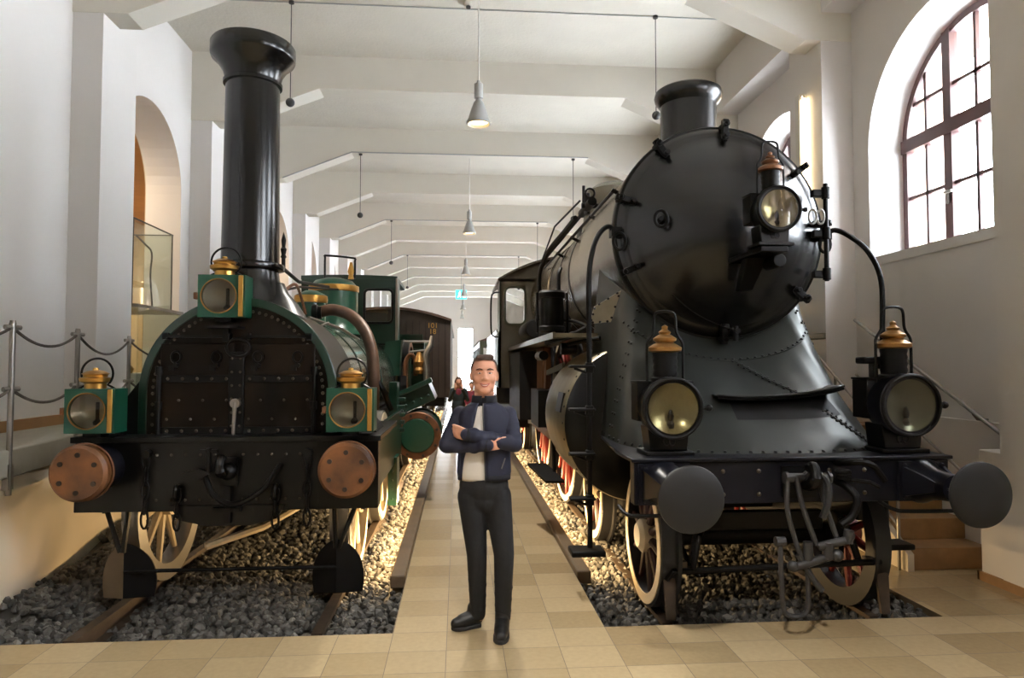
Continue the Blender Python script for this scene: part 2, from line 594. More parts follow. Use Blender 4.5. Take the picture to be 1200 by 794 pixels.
for nm, x0, x1, side in (('trim_1', LX[0] - 0.12, LX[0] - 0.002, 'left'), ('trim_2', LX[1] + 0.002, LX[1] + 0.12, 'right')):
    c = MB().box(x0, x1, CURB_Y, Y1 - 0.2, -0.06, 0.045)
    struct(c.build(nm, m_kerb, bevel=0.012), 'low stone kerb along the %s edge of the aisle' % side, 'kerb')


def arched_wall(mb, x, y0, y1, z0, z1, arches, depth, n=24, reveal=None, splay=1.0):
    """wall in the plane X = x with round-arched openings (yc, r, spring, bottom); reveals run to x + depth"""
    rv = reveal or mb

    def q(ya, yb, za, zb_):
        mb.add([(x, ya, za), (x, yb, za), (x, yb, zb_), (x, ya, zb_)], [(0, 1, 2, 3)])
    cur = y0
    for yc, r, sp, bt in arches:
        ro, r = r, r * splay
        q(cur, yc - r, z0, z1)
        if bt > z0: q(yc - r, yc + r, z0, bt)
        pts = [(yc - r * math.cos(PI * i / n), sp + r * math.sin(PI * i / n)) for i in range(n + 1)]
        for (ya, za), (yb, zb_) in zip(pts, pts[1:]):
            mb.add([(x, ya, za), (x, yb, zb_), (x, yb, z1), (x, ya, z1)], [(0, 1, 2, 3)])
        loop = [(yc - r, bt)] + pts + [(yc + r, bt)]
        for (ya, za), (yb, zb_) in zip(loop, loop[1:] + loop[:1]):
            if bt <= z0 + 1e-6 and ya == yc + r and yb == yc - r and za == zb_: continue
            k = 1 / splay
            iz = lambda z: sp + (z - sp) * k if z > sp else z
            rv.add([(x, ya, za), (x, yb, zb_), (x + depth, yc + (yb - yc) * k, iz(zb_)), (x + depth, yc + (ya - yc) * k, iz(za))], [(0, 1, 2, 3)])
        cur = yc + r
    q(cur, y1, z0, z1)


# left wall: arches to the side gallery, with piers
ZP = 1.10
wl_ = MB()
ACH = [(yp + 1.88, 1.0, 4.2, ZP) for yp in YP if yp > 6]
arched_wall(wl_, XL, Y0, Y1, ZP, ZC, ACH, -0.5)
cur = Y0
for yp in YP:
    if yp + 0.75 < Y0 or yp + .75 > Y1: continue
    wl_.box(XL - 0.05, XLP, max(yp, Y0), yp + 0.75, ZP, ZC)
struct(wl_.build('wall_left', m_wall, sharp=20), 'white left wall with piers and round arches', 'wall')
# back of the arch wall and the gallery behind it
gb = MB()
arched_wall(gb, XL - 0.5, Y0, Y1, ZP, 5.4, ACH, -0.01)
gb.add([(-8.0, Y0, ZP), (-8.0, Y1, ZP), (-8.0, Y1, 5.4), (-8.0, Y0, 5.4)], [(0, 1, 2, 3)])
gb.add([(-8.0, Y1, ZP), (-4.5, Y1, ZP), (-4.5, Y1, 5.4), (-8.0, Y1, 5.4)], [(0, 1, 2, 3)])
gb.add([(-8.0, Y0, ZP), (-4.5, Y0, ZP), (-4.5, Y0, 5.4), (-8.0, Y0, 5.4)], [(0, 1, 2, 3)])
struct(gb.build('wall_gallery', m_gallery, sharp=20), 'beige wall of the side gallery behind the arches', 'wall')
gc = MB().box(-8.0, -4.5, Y0, Y1, 5.25, 5.3)
struct(gc.build('ceiling_gallery', m_gallery_ceiling), 'warm wooden ceiling of the side gallery', 'ceiling')

# raised walkway on the left
edge = [(-3.2, Y0), (-3.2, 5.1), (-3.29, 5.83), (-3.62, 7.6), (-3.62, Y1)]
pl = MB()
pl.prism([(-8.0, Y0, -0.35)] + [(x, y, -0.35) for x, y in edge] + [(-8.0, Y1, -0.35)], (0, 0, 1.25))
struct(pl.build('wall_plinth', m_plinth, sharp=15), 'pale rendered plinth wall under the left walkway', 'wall')
sl = MB()
sl.prism([(-8.0, Y0, 0.90)] + [(x + 0.04, y, 0.90) for x, y in edge] + [(-8.0, Y1, 0.90)], (0, 0, ZP - 0.9))
struct(sl.build('floor_walkway', m_grey_slab, bevel=0.01), 'grey slab of the raised left walkway', 'floor')
bb = MB()
for ya, yb in zip([Y0] + [y + 0.75 for y in YP if y > 3], [y for y in YP if y > 3] + [Y1]):
    if yb - ya < 0.1: continue
bb.box(XL, XL + 0.03, Y0, 7.39, ZP, ZP + 0.1)
struct(bb.build('baseboard_left', m_oak), 'oak skirting board along the left wall', 'baseboard')

# right wall with the arched windows
WIN_R, WIN_SP, WIN_BT = 1.05, 4.06, 2.87
SPLAY = 1.085
wr = MB()
WIN = [(yp + 1.77, WIN_R, WIN_SP, WIN_BT) for yp in YP if -3 < yp < 40]
arched_wall(wr, XR, Y0, Y1, 0, ZC, WIN, 0.36, splay=SPLAY)
for yp in YP:
    if yp + 0.75 < Y0 or yp + .75 > Y1: continue
    wr.box(XRP, XR + 0.05, max(yp, Y0), yp + 0.75, 0, ZC)
# dado under the windows
for yp in YP:
    if yp < 3: continue
    wr.box(XR - 0.05, XR + 0.02, yp + 0.75, min(yp + BAY, Y1), 0, 1.22)
struct(wr.build('wall_right', m_wall, sharp=20), 'white right wall with piers and arched windows', 'wall')
lt = MB().box(XRP, XR + 0.05, Y0, Y1, 5.75, ZC)
struct(lt.build('trim_3', m_wall), 'white downstand beam running along the window wall', 'trim')

# ceiling, cross beams with haunches
ce = MB()
ce.box(XL - 0.5, XR + 0.5, Y0, Y1, ZC, ZC + 0.1)
struct(ce.build('ceiling', m_slab_ceil), 'board-marked white concrete ceiling', 'ceiling')
nb = 4
for yp in YP:
    if yp < 0 or yp > Y1 - 1: continue
    b = MB()
    b.prism([(XL, yp, ZC), (XL, yp, 5.42), (-3.5, yp, 5.42), (-2.15, yp, ZB), (2.66, yp, ZB), (3.95, yp, 5.42), (XR, yp, 5.42), (XR, yp, ZC)], (0, 0.36, 0))
    b.v = [(x, y - .012, z) for x, y, z in b.v]
    struct(b.build('trim_%d' % nb, m_ceil, sharp=15), 'white haunched ceiling cross beam', 'beam')
    nb += 1
bw = MB().box(XL - .5, XR + .6, Y0 - .2, Y0, 0, ZC)
bw.box(XL - 4.1, XL - .5, Y0 - .2, Y0, 0, ZC)
struct(bw.build('wall_back', m_wall), 'white wall closing the hall behind the viewer', 'wall')
# end wall with tall glazed openings
ew = MB()
for x0, x1, z1 in ((XL - .5, -1.9, ZC), (-0.55, -0.05, 4.2), (1.0, XR + .5, ZC)):
    ew.box(x0, x1, Y1, Y1 + 0.3, 0, z1)
ew.box(-1.9, 1.0, Y1, Y1 + 0.3, 4.2, ZC)
struct(ew.build('wall_end', m_wall), 'white end wall of the hall', 'wall')
for i, (x0, x1) in enumerate(((-1.9, -0.55), (-0.05, 1.0))):
    d = MB()
    for a, b_ in ((x0, x0 + .06), (x1 - .06, x1), ((x0 + x1) / 2 - .03, (x0 + x1) / 2 + .03)):
        d.box(a, b_, Y1 + .05, Y1 + .12, 0, 4.2)
    for z in (0, 2.2, 4.14): d.box(x0, x1, Y1 + .05, Y1 + .12, z, z + .06)
    o = d.build('door_%d' % (i + 1), m_alu)
    struct(o, 'tall glazed end door, %s of the two' % ('left' if i == 0 else 'right'), 'door')
    MB().box(x0 + .05, x1 - .05, Y1 + .08, Y1 + .09, .05, 4.15).build('pane', m_glass, o)

# windows
XF = XR + 0.33


def ztop(y, yc, r):
    return WIN_SP + math.sqrt(max(0, r * r - (y - yc) ** 2))


def window(i, yc):
    r = WIN_R - 0.005
    fr = MB()
    n = 28
    # outer frame: jambs + arch
    rows = []
    outer = [(yc - r, WIN_BT)] + [(yc - r * math.cos(PI * k / n), WIN_SP + r * math.sin(PI * k / n)) for k in range(n + 1)] + [(yc + r, WIN_BT)]
    ri = r - 0.07
    inner = [(yc - ri, WIN_BT)] + [(yc - ri * math.cos(PI * k / n), WIN_SP + ri * math.sin(PI * k / n)) for k in range(n + 1)] + [(yc + ri, WIN_BT)]
    rows = [[(XF, y, z) for y, z in outer], [(XF, y, z) for y, z in inner], [(XF + .08, y, z) for y, z in inner], [(XF + .08, y, z) for y, z in outer]]
    fr.grid(rows)
    fr.box(XF, XF + .08, yc - r, yc + r, WIN_BT, WIN_BT + 0.09)
    fr.box(XF - .02, XF + .08, yc - r, yc + r, WIN_SP - 0.07, WIN_SP + 0.07)
    w3 = 2 * r / 3
    for s in (-1, 1):
        y = yc + s * w3 / 2
        fr.box(XF - .01, XF + .08, y - .055, y + .055, WIN_BT, ztop(y, yc, r) - .02)
    o = fr.build('window_%d' % i, m_winframe, sharp=30)
    struct(o, 'dark red framed arched window, number %d from the front of the right wall' % i, 'window')
    gb_ = MB()
    for k in range(3):
        y = yc + (k - 1) * w3
        gb_.box(XF + .02, XF + .06, y - .018, y + .018, WIN_BT + .05, ztop(y, yc, r) - .03)
    for z in (WIN_BT + .62, WIN_SP + .42):
        h = math.sqrt(max(0, r * r - max(0, z - WIN_SP) ** 2)) - .02
        gb_.box(XF + .02, XF + .06, yc - h, yc + h, z - .018, z + .018)
    gb_.build('glazing_bar', m_winframe, o)
    g = MB()
    g.prism([(XF + .04, y, z) for y, z in outer], (0.006, 0, 0))
    g.build('pane', m_glass, o)
    for s in (-1, 1):
        y = yc + s * w3 / 2
        hd = MB().box(XF - .03, XF - .01, y - .015, y + .015, WIN_BT + .42, WIN_BT + .56)
        hd.box(XF - .06, XF - .03, y - .09, y + .015, WIN_BT + .52, WIN_BT + .545)
        hd.build('handle', m_steel, o, bevel=.004)
    # outer stone reveal
    st = MB()
    ro = WIN_R + .02
    lo = [(yc - ro, WIN_BT)] + [(yc - ro * math.cos(PI * k / n), WIN_SP + ro * math.sin(PI * k / n)) for k in range(n + 1)] + [(yc + ro, WIN_BT)]
    lo2 = [(yc + (y - yc) * 1.06, z if z > WIN_SP else z) for y, z in lo]
    st.grid([[(XF + .085, y, z) for y, z in lo], [(XF + .55, y, z) for y, z in lo2]])
    st.build('stone_reveal', m_sandstone, o)


for i, w in enumerate([w for w in WIN]):
    window(i + 1, w[0])
# sill slopes
ss = MB()
for yc, r, sp, bt in WIN:
    ss.prism([(XR - .01, yc - r * SPLAY, bt - .1), (XR - .01, yc - r * SPLAY, bt - .06), (XF, yc - r * SPLAY, bt + .02), (XF, yc - r * SPLAY, bt - .1)], (0, 2 * r * SPLAY, 0))
struct(ss.build('trim_sills', m_wall), 'white sloping sills below the arched windows', 'sill')

# ------------------------------------------------------------------ fittings of the hall
LAMP_G = 'grey bell pendant lamps along the aisle'


def pendant(label, Y, ztop_):
    x = 0.22
    t = thing('pendant_lamp', label, 'lamp', (x, Y, 4.40), LAMP_G)
    MB().tube([(x, Y, 4.9), (x, Y, ztop_)], 0.009, 6).build('cord', m_white_plastic, t)
    MB().lathe([(0, .50), (.02, .50), (.025, .47), (.05, .46), (.05, .30), (.03, .29), (.03, .27)], (x, Y, 4.40), n=24).build('lamp_holder', m_alu, t)
    MB().lathe([(.03, .28), (.055, .25), (.085, .17), (.118, .06), (.138, .03), (.138, .01), (.125, 0), (.11, .03), (.08, .14), (.04, .22)], (x, Y, 4.40), n=32).build('lamp_shade', m_alu, t)
    MB().lathe([(0, .03), (.105, .03), (.1, .04), (0, .05)], (x, Y, 4.40), n=24).build('diffuser', m_lamp_glow, t)
    l = bpy.data.lights.new('pendant_bulb', 'SPOT'); l.energy = 330; l.color = (1, .94, .86); l.spot_size = R(120); l.spot_blend = 0.6; l.shadow_soft_size = .1
    lo = bpy.data.objects.new('pendant_bulb', l); COL.objects.link(lo); lo.parent = t; lo.location = (0, 0, -0.02)


pendant('grey bell-shaped pendant lamp added out of view above the camera, continuing the row', 1.18, ZB)  # unseen lamp continuing the row, added to light the man and floor
ordn = ['nearest', 'second nearest', 'third nearest', 'fourth nearest', 'fifth nearest', 'sixth nearest']
for k in range(6):
    pendant('grey bell-shaped pendant lamp over the aisle, %s to the camera' % ordn[k], 7.4 + 6.4 * k + .18, ZB)


def ball(label, x, Y, zt, z):
    t = thing('hanging_ball', label, 'hanging ball', (x, Y, z), 'dark balls hanging on cords from the ceiling')
    MB().sphere((x, Y, z), .058, 16, 10).build('ball', m_darkgrey, t)
    MB().tube([(x, Y, z + .05), (x, Y, zt)], .006, 6).build('cord', m_darkgrey, t)
    MB().lathe([(0, 0), (.035, 0), (.035, -.03), (0, -.035)], (x, Y, zt), n=12).build('ceiling_rose', m_darkgrey, t)


ball('dark ball on a cord behind the tall chimney, nearest on the left', -2.2, 9.0, ZC, 5.13)
ball('dark ball on a cord beside the short chimney, nearest on the right', 2.68, 9.0, ZC, 5.1)
for k, (o_) in enumerate(('second', 'third', 'fourth')):
    Y = 13.8 + 6.4 * k + .05
    ball('dark ball on a cord over the left locomotive, %s from the front' % o_, -1.98, Y, ZB, 4.72)
    ball('dark ball on a cord over the right locomotive, %s from the front' % o_, 2.36, Y, ZB, 4.72)
for k, Y in enumerate((13.8, 20.2, 26.6, 33.0)):
    c = MB().tube([(-3.5, Y - .02, 5.43), (-2.15, Y - .02, ZB + .01), (2.66, Y - .02, ZB + .01)], .013, 6)
    tag(c.build('cable_conduit', m_alu), 'thin grey conduit along a ceiling beam, %s from the front' % ordn[k].replace(' nearest', '').replace('nearest', 'first'), 'conduit', 'conduits on the ceiling beams')
tag(MB().tube([(-3.2, 9.0, ZC - .012), (4.1, 9.0, ZC - .009)], .009, 6).build('cable_conduit', m_alu), 'thin grey conduit across the bare ceiling between the first two beams', 'conduit', 'conduits on the ceiling')
dt = thing('smoke_detector', 'small round white detector on the ceiling beside the nearest pendant cord', 'detector', (.12, 8.85, ZC))
MB().lathe([(0, 0), (.05, 0), (.055, -.03), (.05, -.05), (0, -.055)], (.12, 8.85, ZC), n=20).build('housing', m_white_plastic, dt)
MB().lathe([(.03, -.05), (.03, -.075), (0, -.08)], (.12, 8.85, ZC), n=16).build('sensor_cap', m_darkgrey, dt)

# exit sign
es = thing('exit_sign', 'glowing blue-green exit sign hanging far down the aisle', 'sign', (.12, 30.0, 4.6))
MB().box(-.12, .36, 29.97, 30.03, 4.6, 5.0).build('sign_panel', m_sign, es)
s = MB()
s.sphere((.06, 29.965, 4.92), (.03, .004, .03), 10, 6)
s.prism([(.0, 29.965, 4.88), (.1, 29.965, 4.87), (.07, 29.965, 4.78), (.12, 29.965, 4.68), (.09, 29.965, 4.66), (.04, 29.965, 4.75), (-.02, 29.965, 4.66), (-.05, 29.965, 4.68), (.01, 29.965, 4.78)], (0, -.004, 0))
s.box(.2, .32, 29.962, 29.966, 4.66, 4.94)
s.build('pictogram', m_sign_white, es)
MB().tube([(.12, 30, 5.0), (.12, 30, ZC)], .012, 6).build('hanger', m_alu, es)

# wall tubes on the right piers; nearest one added out of view to brighten the floor
for k, yp in enumerate([y for y in YP if .5 < y < 30 and not 4 < y < 5]):
    y = yp + .38
    t = thing('fluorescent_fixture', 'vertical glowing tube light on the right wall pier, %s along the row' % ['nearest', 'first visible', 'second visible', 'third visible', 'fourth visible', 'fifth visible', 'sixth visible', 'seventh visible', 'eighth visible'][k], 'light', (XRP, y, 3.6), 'tube lights on the right piers')
    MB().box(XRP - .07, XRP - .002, y, y + .11, 3.45, 4.95).build('housing', m_white_plastic, t, bevel=.005)
    MB().tube([(XRP - .045, y - .05, 3.5), (XRP - .045, y - .05, 4.9)], .02, 10).build('tube', m_tube_glow, t)
    e = MB()
    for z in (3.49, 4.89): e.box(XRP - .06, XRP - .02, y - .07, y + .01, z - .015, z + .03)
    e.build('tube_socket', m_white_plastic, t)

# rope barrier on the walkway
posts = []
pp = [(-3.16, 3.95), (-3.17, 5.13), (-3.32, 6.25), (-3.58, 7.75), (-3.58, 9.6)]
plab = ['steel barrier post nearest the viewer, first of the walkway barrier', 'steel barrier post tall at the left edge of the picture', 'steel barrier post right behind the left front lamp', 'steel barrier post in front of the glass showcase', 'steel barrier post hidden behind the green locomotive']
for i, (x, y) in enumerate(pp):
    t = thing('barrier_post', plab[i], 'post', (x, y, .78), 'steel rope barrier posts on the left walkway')
    q = MB().cyl((x, y, .78), (x, y, 1.99), .02, n=14).cyl((x, y, 1.99), (x, y, 2.02), .024, .018, n=14)
    q.build('pole', m_steel, t)
    q = MB()
    for z in (1.97, 1.53):
        MB().cyl((x - .02, y - .055, z), (x + .02, y + .055, z), .018, n=10).build('rope_clamp', m_steel, t)
    MB().box(x - .03, x + .015, y - .03, y + .03, .82, 1.0).build('fixing_plate', m_steel, t)
for i in range(len(pp) - 1):
    for z, wh in ((1.97, 'upper'), (1.53, 'lower')):
        (xa, ya), (xb, yb) = pp[i], pp[i + 1]
        L = math.hypot(xb - xa, yb - ya)
        pts = [(xa + (xb - xa) * t, ya + (yb - ya) * t, z - .16 * L / 1.2 * (1 - (2 * t - 1) ** 2) * .8) for t in np.linspace(0.03, .97, 17)]
        where = ['left of the first barrier post', 'between the first and second barrier posts', 'between the second and third barrier posts', 'behind the third barrier post'][i]
        tag(MB().tube(pts, .011, 8).build('barrier_rope', m_rope), '%s sagging grey barrier rope %s' % (wh, where), 'rope', 'ropes of the walkway barrier')

# glass showcase in the first arch with a coat and a rod
gx0, gx1, gy0, gy1 = -4.55, -3.95, 8.6, 9.75
t = thing('showcase', 'tall glass showcase standing in the left arch', 'showcase', (-4.3, 9.2, ZP))
g = MB()
for x0, x1, y0, y1 in ((gx0, gx1, gy0, gy0 + .012), (gx0, gx1, gy1 - .012, gy1), (gx1 - .012, gx1, gy0, gy1), (gx0, gx0 + .012, gy0, gy1)):
    g.box(x0, x1, y0, y1, 2.45, 3.5)
g.build('upper_glass', m_green_glass, t)
g = MB()
for x0, x1, y0, y1 in ((gx0 - .1, gx1 + .12, gy0 - .1, gy0 - .088), (gx0 - .1, gx1 + .12, gy1 + .088, gy1 + .1), (gx1 + .108, gx1 + .12, gy0 - .1, gy1 + .1)):
    g.box(x0, x1, y0, y1, 1.15, 2.4)
g.build('lower_glass', m_green_glass, t)
MB().box(gx0 - .1, gx1 + .12, gy0 - .1, gy1 + .1, 2.4, 2.44).build('shelf', m_steel, t)
e = MB()
for x in (gx0 + .006, gx1 - .006):
    for y in (gy0 + .006, gy1 - .006): e.box(x - .007, x + .007, y - .007, y + .007, 2.44, 3.5)
for y in (gy0, gy1): e.box(gx0, gx1, y - .006, y + .006, 3.49, 3.505)
for x in (gx0, gx1): e.box(x - .006, x + .006, gy0, gy1, 3.49, 3.505)
e.build('edge_profile', m_darkgrey, t)
MB().box(gx0 - .12, gx1 + .14, gy0 - .12, gy1 + .12, ZP, 1.16).build('base', m_grey_slab, t)
mq = thing('coat_on_stand', 'dark coat displayed inside the glass showcase', 'coat', (-4.38, 8.95, 2.44))
MB().lathe([(0, .02), (.13, .02), (.15, .3), (.14, .5), (.16, .62), (.1, .72), (.05, .76), (.05, .80), (0, .8)], (-4.38, 8.95, 2.44), n=24, squash=(.7, 1)).build('coat_body', m_black_matt, mq)
for sgn in (-1, 1):
    MB().tube([(-4.38, 8.95 + sgn * .14, 3.05), (-4.36, 8.95 + sgn * .19, 2.85), (-4.33, 8.95 + sgn * .18, 2.62)], [.05, .05, .04], 10).build('sleeve', m_black_matt, mq)
tag(MB().tube(curve([(-4.1, 9.5, 2.46), (-4.12, 9.47, 2.9), (-4.1, 9.45, 3.2), (-4.14, 9.35, 3.3), (-4.2, 9.2, 3.4)], 5), .012, 8).build('bent_rod', m_darkgrey), 'bent dark metal rod standing inside the glass showcase', 'rod')
tag(MB().lathe([(0, 0), (.1, 0), (.12, .06), (.08, .1), (.07, .3), (.1, .34), (0, .36)], (-4.15, 8.85, 1.6), n=20).build('brass_fitting', m_brass), 'small brass machine part in the lower half of the showcase', 'machine part')
MBs = MB().box(-4.5, -3.9, 8.55, 9.8, 1.16, 1.6)
tag(MBs.build('display_block', m_white_plastic, bevel=.01), 'white display block carrying the brass part in the showcase', 'block')
# gallery panels seen through the arch
pn = thing('notice_board', 'tall grey notice board in the gallery behind the arch', 'board', (-6.6, 12.0, ZP))
MB().box(-7.2, -6.0, 12.0, 12.08, ZP + .08, 3.9).build('board', m_grey_slab, pn)
MB().box(-7.2, -6.0, 11.9, 12.2, ZP, ZP + .08).build('foot', m_darkgrey, pn)

# staircase, parapet and rails on the right
stc = thing('staircase', 'short oak staircase beside the right wall', 'staircase', (4.1, 5.45, 0))
ris = .18
for k in range(6):
    MB().box(3.76, XR - .05, 5.45 + .28 * k, 7.2, ris * k + (.001 if k else 0), ris * (k + 1)).build('step', m_stair_oak, stc, bevel=.008)
MB().prism([(3.70, 5.42, 0), (3.70, 5.42, .14), (3.70, 7.1, 1.2), (3.70, 7.1, 0)], (.055, 0, 0)).build('stringer', m_plinth, stc)
br = thing('stair_railing', 'thin steel railing on the open side of the oak stairs', 'railing', (3.7, 5.5, 0))
q = MB()
for y in (5.48, 6.4, 7.1): q.cyl((3.665, y, 0 if y < 6 else .3), (3.665, y, 1.0 + (y - 5.48) * .64), .014, n=10)
q.build('post', m_steel, br)
q = MB()
for dz in (1.0, .68, .36): q.tube([(3.665, 5.48, dz), (3.665, 7.1, dz + 1.04)], .012, 8)
q.build('rail', m_steel, br)
hr = thing('handrail', 'steel handrail sloping down the right wall beside the stairs', 'handrail', (4.38, 5.2, 1.1))
MB().tube([(4.36, 5.12, .86), (4.36, 5.12, 1.1), (4.36, 5.16, 1.13), (4.36, 7.2, 2.2)], .019, 10).build('rail', m_steel, hr)
MB().tube([(4.36, 5.2, .55), (4.36, 7.2, 1.6)], .012, 8).build('lower_rail', m_steel, hr)
q = MB()
for y in (5.5, 6.6): q.tube([(4.36, y, 1.11 + (y - 5.16) * .525), (4.40, y, 1.06 + (y - 5.16) * .525), (XR + .01, y, 1.06 + (y - 5.16) * .525)], .009, 6)
q.build('bracket', m_steel, hr)
pr = MB().box(4.15, 5.0, 3.9, 5.18, 0, 1.03)
struct(pr.build('wall_parapet', m_wall, bevel=.01), 'low white parapet block at the right edge', 'wall')
struct(MB().box(4.13, 4.15, 3.9, 5.2, 0, .07).box(4.13, 5.0, 5.18, 5.20, 0, .07).build('baseboard_right', m_oak), 'oak skirting board of the parapet block', 'baseboard')

# ------------------------------------------------------------------ tracks and ballast
ZRL, ZRR = 0.0, -0.08          # rail tops


def rail(x, z, y0, label, g):
    prof = [(-.06, -.14), (.06, -.14), (.06, -.125), (.012, -.11), (.012, -.04), (.035, -.03), (.035, 0), (-.035, 0), (-.035, -.03), (-.012, -.04), (-.012, -.11), (-.06, -.125)]
    r = MB().prism([(x + a, y0, z + b) for a, b in prof], (0, 40 - y0, 0))
    tag(r.build('rail', m_rust, origin=(x, y0, z)), label, 'rail', g)


rail(-2.39, ZRL, BED + .03, 'left rusty rail under the green locomotive', 'rails under the locomotives')
rail(-.89, ZRL, BED + .03, 'right rusty rail under the green locomotive', 'rails under the locomotives')
rail(1.45, ZRR, BED + .25, 'left rusty rail under the black locomotive', 'rails under the locomotives')
rail(2.95, ZRR, BED + .25, 'right rusty rail under the black locomotive', 'rails under the locomotives')


def plinth_x(y):
    return float(np.interp(y, [0, 5.1, 5.83, 7.6, 60], [-3.2, -3.2, -3.29, -3.62, -3.62]))


def ballast(name, label, x0, x1, zf, regions, seed):
    rg = np.random.default_rng(seed)
    # low-poly stone prototypes
    import bmesh
    protos = []
    for k in range(8):
        bm = bmesh.new(); bmesh.ops.create_icosphere(bm, subdivisions=1, radius=1.0)
        V = np.array([v.co[:] for v in bm.verts]); F = np.array([[v.index for v in f.verts] for f in bm.faces]); bm.free()
        V = V * rg.uniform(.7, 1.25, (len(V), 1)) * rg.uniform(.6, 1.15, (1, 3))
        protos.append((V, F))
    VS, FS, TS = [], [], []
    off = 0
    for (xa, xb, ya, yb, sp) in regions:
        nx, ny = int((xb - xa) / sp), int((yb - ya) / sp)
        X, Y = np.meshgrid((np.arange(nx) + .5) / nx * (xb - xa) + xa, (np.arange(ny) + .5) / ny * (yb - ya) + ya)
        X = (X + rg.uniform(-.45, .45, X.shape) * sp).ravel(); Y = (Y + rg.uniform(-.45, .45, Y.shape) * sp).ravel()
        for x, y in zip(X, Y):
            V, F = protos[rg.integers(8)]
            s = sp * rg.uniform(.5, .82)
            a, b, c = rg.uniform(0, 6.28, 3)
            ca, sa, cb, sb = math.cos(a), math.sin(a), math.cos(b), math.sin(b)
            Rm = np.array([[ca, -sa, 0], [sa, ca, 0], [0, 0, 1]]) @ np.array([[1, 0, 0], [0, cb, -sb], [0, sb, cb]])
            if x < plinth_x(y) + s * .9: continue
            z = zf(x, y) + rg.uniform(-.3, .25) * sp
            px_, py_ = min(max(x, x0 + s * .8), x1 - s * .8), max(y, BED + s * .8)
            VS.append((V * s) @ Rm.T + np.array([px_, py_, z])); FS.append(F + off); off += len(V)
            TS.append(np.full(len(V), rg.random()))
    # bed below the stones
    gx, gy = 14, 30
    bx, by = np.linspace(x0, x1, gx), np.concatenate([np.linspace(BED, 9, gy - 8), np.linspace(10, Y1 - .3, 8)])
    G = np.array([[max(x, plinth_x(y) + .01), y, zf(x, y) - .03] for y in by for x in bx])
    Q = []
    for j in range(len(by) - 1):
        for i in range(gx - 1):
            k = j * gx + i
            Q += [[k, k + 1, k + gx + 1], [k, k + gx + 1, k + gx]]
    VS.append(G); FS.append(np.array(Q) + off); TS.append(np.full(len(G), .1))
    V = np.concatenate(VS); F = np.concatenate(FS); T = np.concatenate(TS)
    me = bpy.data.meshes.new(name)
    me.vertices.add(len(V)); me.vertices.foreach_set('co', V.ravel())
    me.loops.add(F.size); me.loops.foreach_set('vertex_index', F.ravel().astype(np.int32))
    me.polygons.add(len(F)); me.polygons.foreach_set('loop_start', np.arange(0, F.size, 3, dtype=np.int32))
    me.update(calc_edges=True)
    at_ = me.attributes.new('stone_tone', 'FLOAT', 'POINT'); at_.data.foreach_set('value', T)
    me.materials.append(m_stone); me.polygons.foreach_set('use_smooth', [False] * len(me.polygons))
    o = bpy.data.objects.new(name, me); COL.objects.link(o)
    tag(o, label, 'ballast', None, 'stuff')
    return o


def zl(x, y):
    return -.085 + .05 * math.sin(x * 3.1 + y) * math.sin(y * 1.7) + (.10 * min(1, max(0, (-2.7 - x) / .5)) if y > 5 else 0) - (.03 if abs(x + 2.39) < .1 or abs(x + .89) < .1 else 0)


def zr(x, y):
    return -.12 + .02 * math.sin(x * 3.7 + y * 1.3) + (.085 * min(1, max(0, (x - 2.9) / .25))) + (.09 * min(1, max(0, (1.3 - x) / .3)) * min(1, max(0, (y - 4.6) / 1.0)))


ballast('ballast_gravel', 'grey crushed stone bed under the green locomotive', -3.64, LX[0], zl,
        [(LX[0] - .13, LX[0], BED, CURB_Y, .05), (-3.3, LX[0] - .13, BED, 7.0, .052), (-3.7, LX[0] - .13, 7.0, 9.5, .062), (-3.7, -2.6, 9.5, 13, .09), (-1.4, LX[0] - .13, 9.5, 15, .068), (-1.2, LX[0] - .13, 15, 30, .1)], 3)
ballast('ballast_gravel', 'dark crushed stone bed under the black locomotive', LX[1], X_BED_R, zr,
        [(LX[1], LX[1] + .13, BED, CURB_Y, .05), (LX[1] + .13, X_BED_R, BED, 6.6, .05), (LX[1] + .13, X_BED_R, 6.6, 8.6, .065), (LX[1] + .13, 2.0, 8.6, 14, .07), (LX[1] + .13, 1.6, 14, 30, .1)], 5)
# ================================================================== GREEN LOCOMOTIVE (left)
XC = -1.64


def wheel(parent, x, y, z, r, side, spokes, tyre_mat, spoke_mat, name='wheel', w=.13, hubr=.12, tread_mat=None, hub_mat=None):
    """wheel with axis along X; side = +1 if the outer face looks to +X"""
    s = side
    t = MB()
    t.lathe([(r - .10, -.05 * 1), (r - .02, -.05), (r, -.045), (r, .05), (r + .028, .06), (r + .028, .085), (r - .10, .085), (r - .10, -.05)], (x, y, z), (-s, 0, 0), 48)
    o = t.build(name, tread_mat or m_black_matt, parent)
    f = MB()
    f.lathe([(r - .095, -.056), (r - .022, -.056), (r - .022, -.04), (r - .095, -.04), (r - .095, -.056)], (x, y, z), (-s, 0, 0), 48)
    f.build('tyre_face', tyre_mat, o)
    sp = MB()
    for k in range(spokes):
        a = 2 * PI * k / spokes + .2
        d = Vector((0, math.cos(a), math.sin(a)))
        c = Vector((x, y, z))
        sp.tube([c + d * hubr * .8, c + d * (r - .09)], [.034, .022], 8)
    sp.build('spokes', spoke_mat, o)
    MB().lathe([(0, -.09), (hubr * .7, -.09), (hubr, -.06), (hubr, .09), (0, .09)], (x, y, z), (-s, 0, 0), 24).build('hub', hub_mat or spoke_mat, o)
    return o


GL = thing('steam_locomotive', 'green early steam locomotive with tall black chimney, left of the aisle', 'locomotive', (XC, 5.3, 0))
FY = 5.28                    # smokebox front plane
SR, SZ = .71, 1.49           # smokebox radius and arch centre


def P(px, py, Y=FY): return at(px, py, Y)


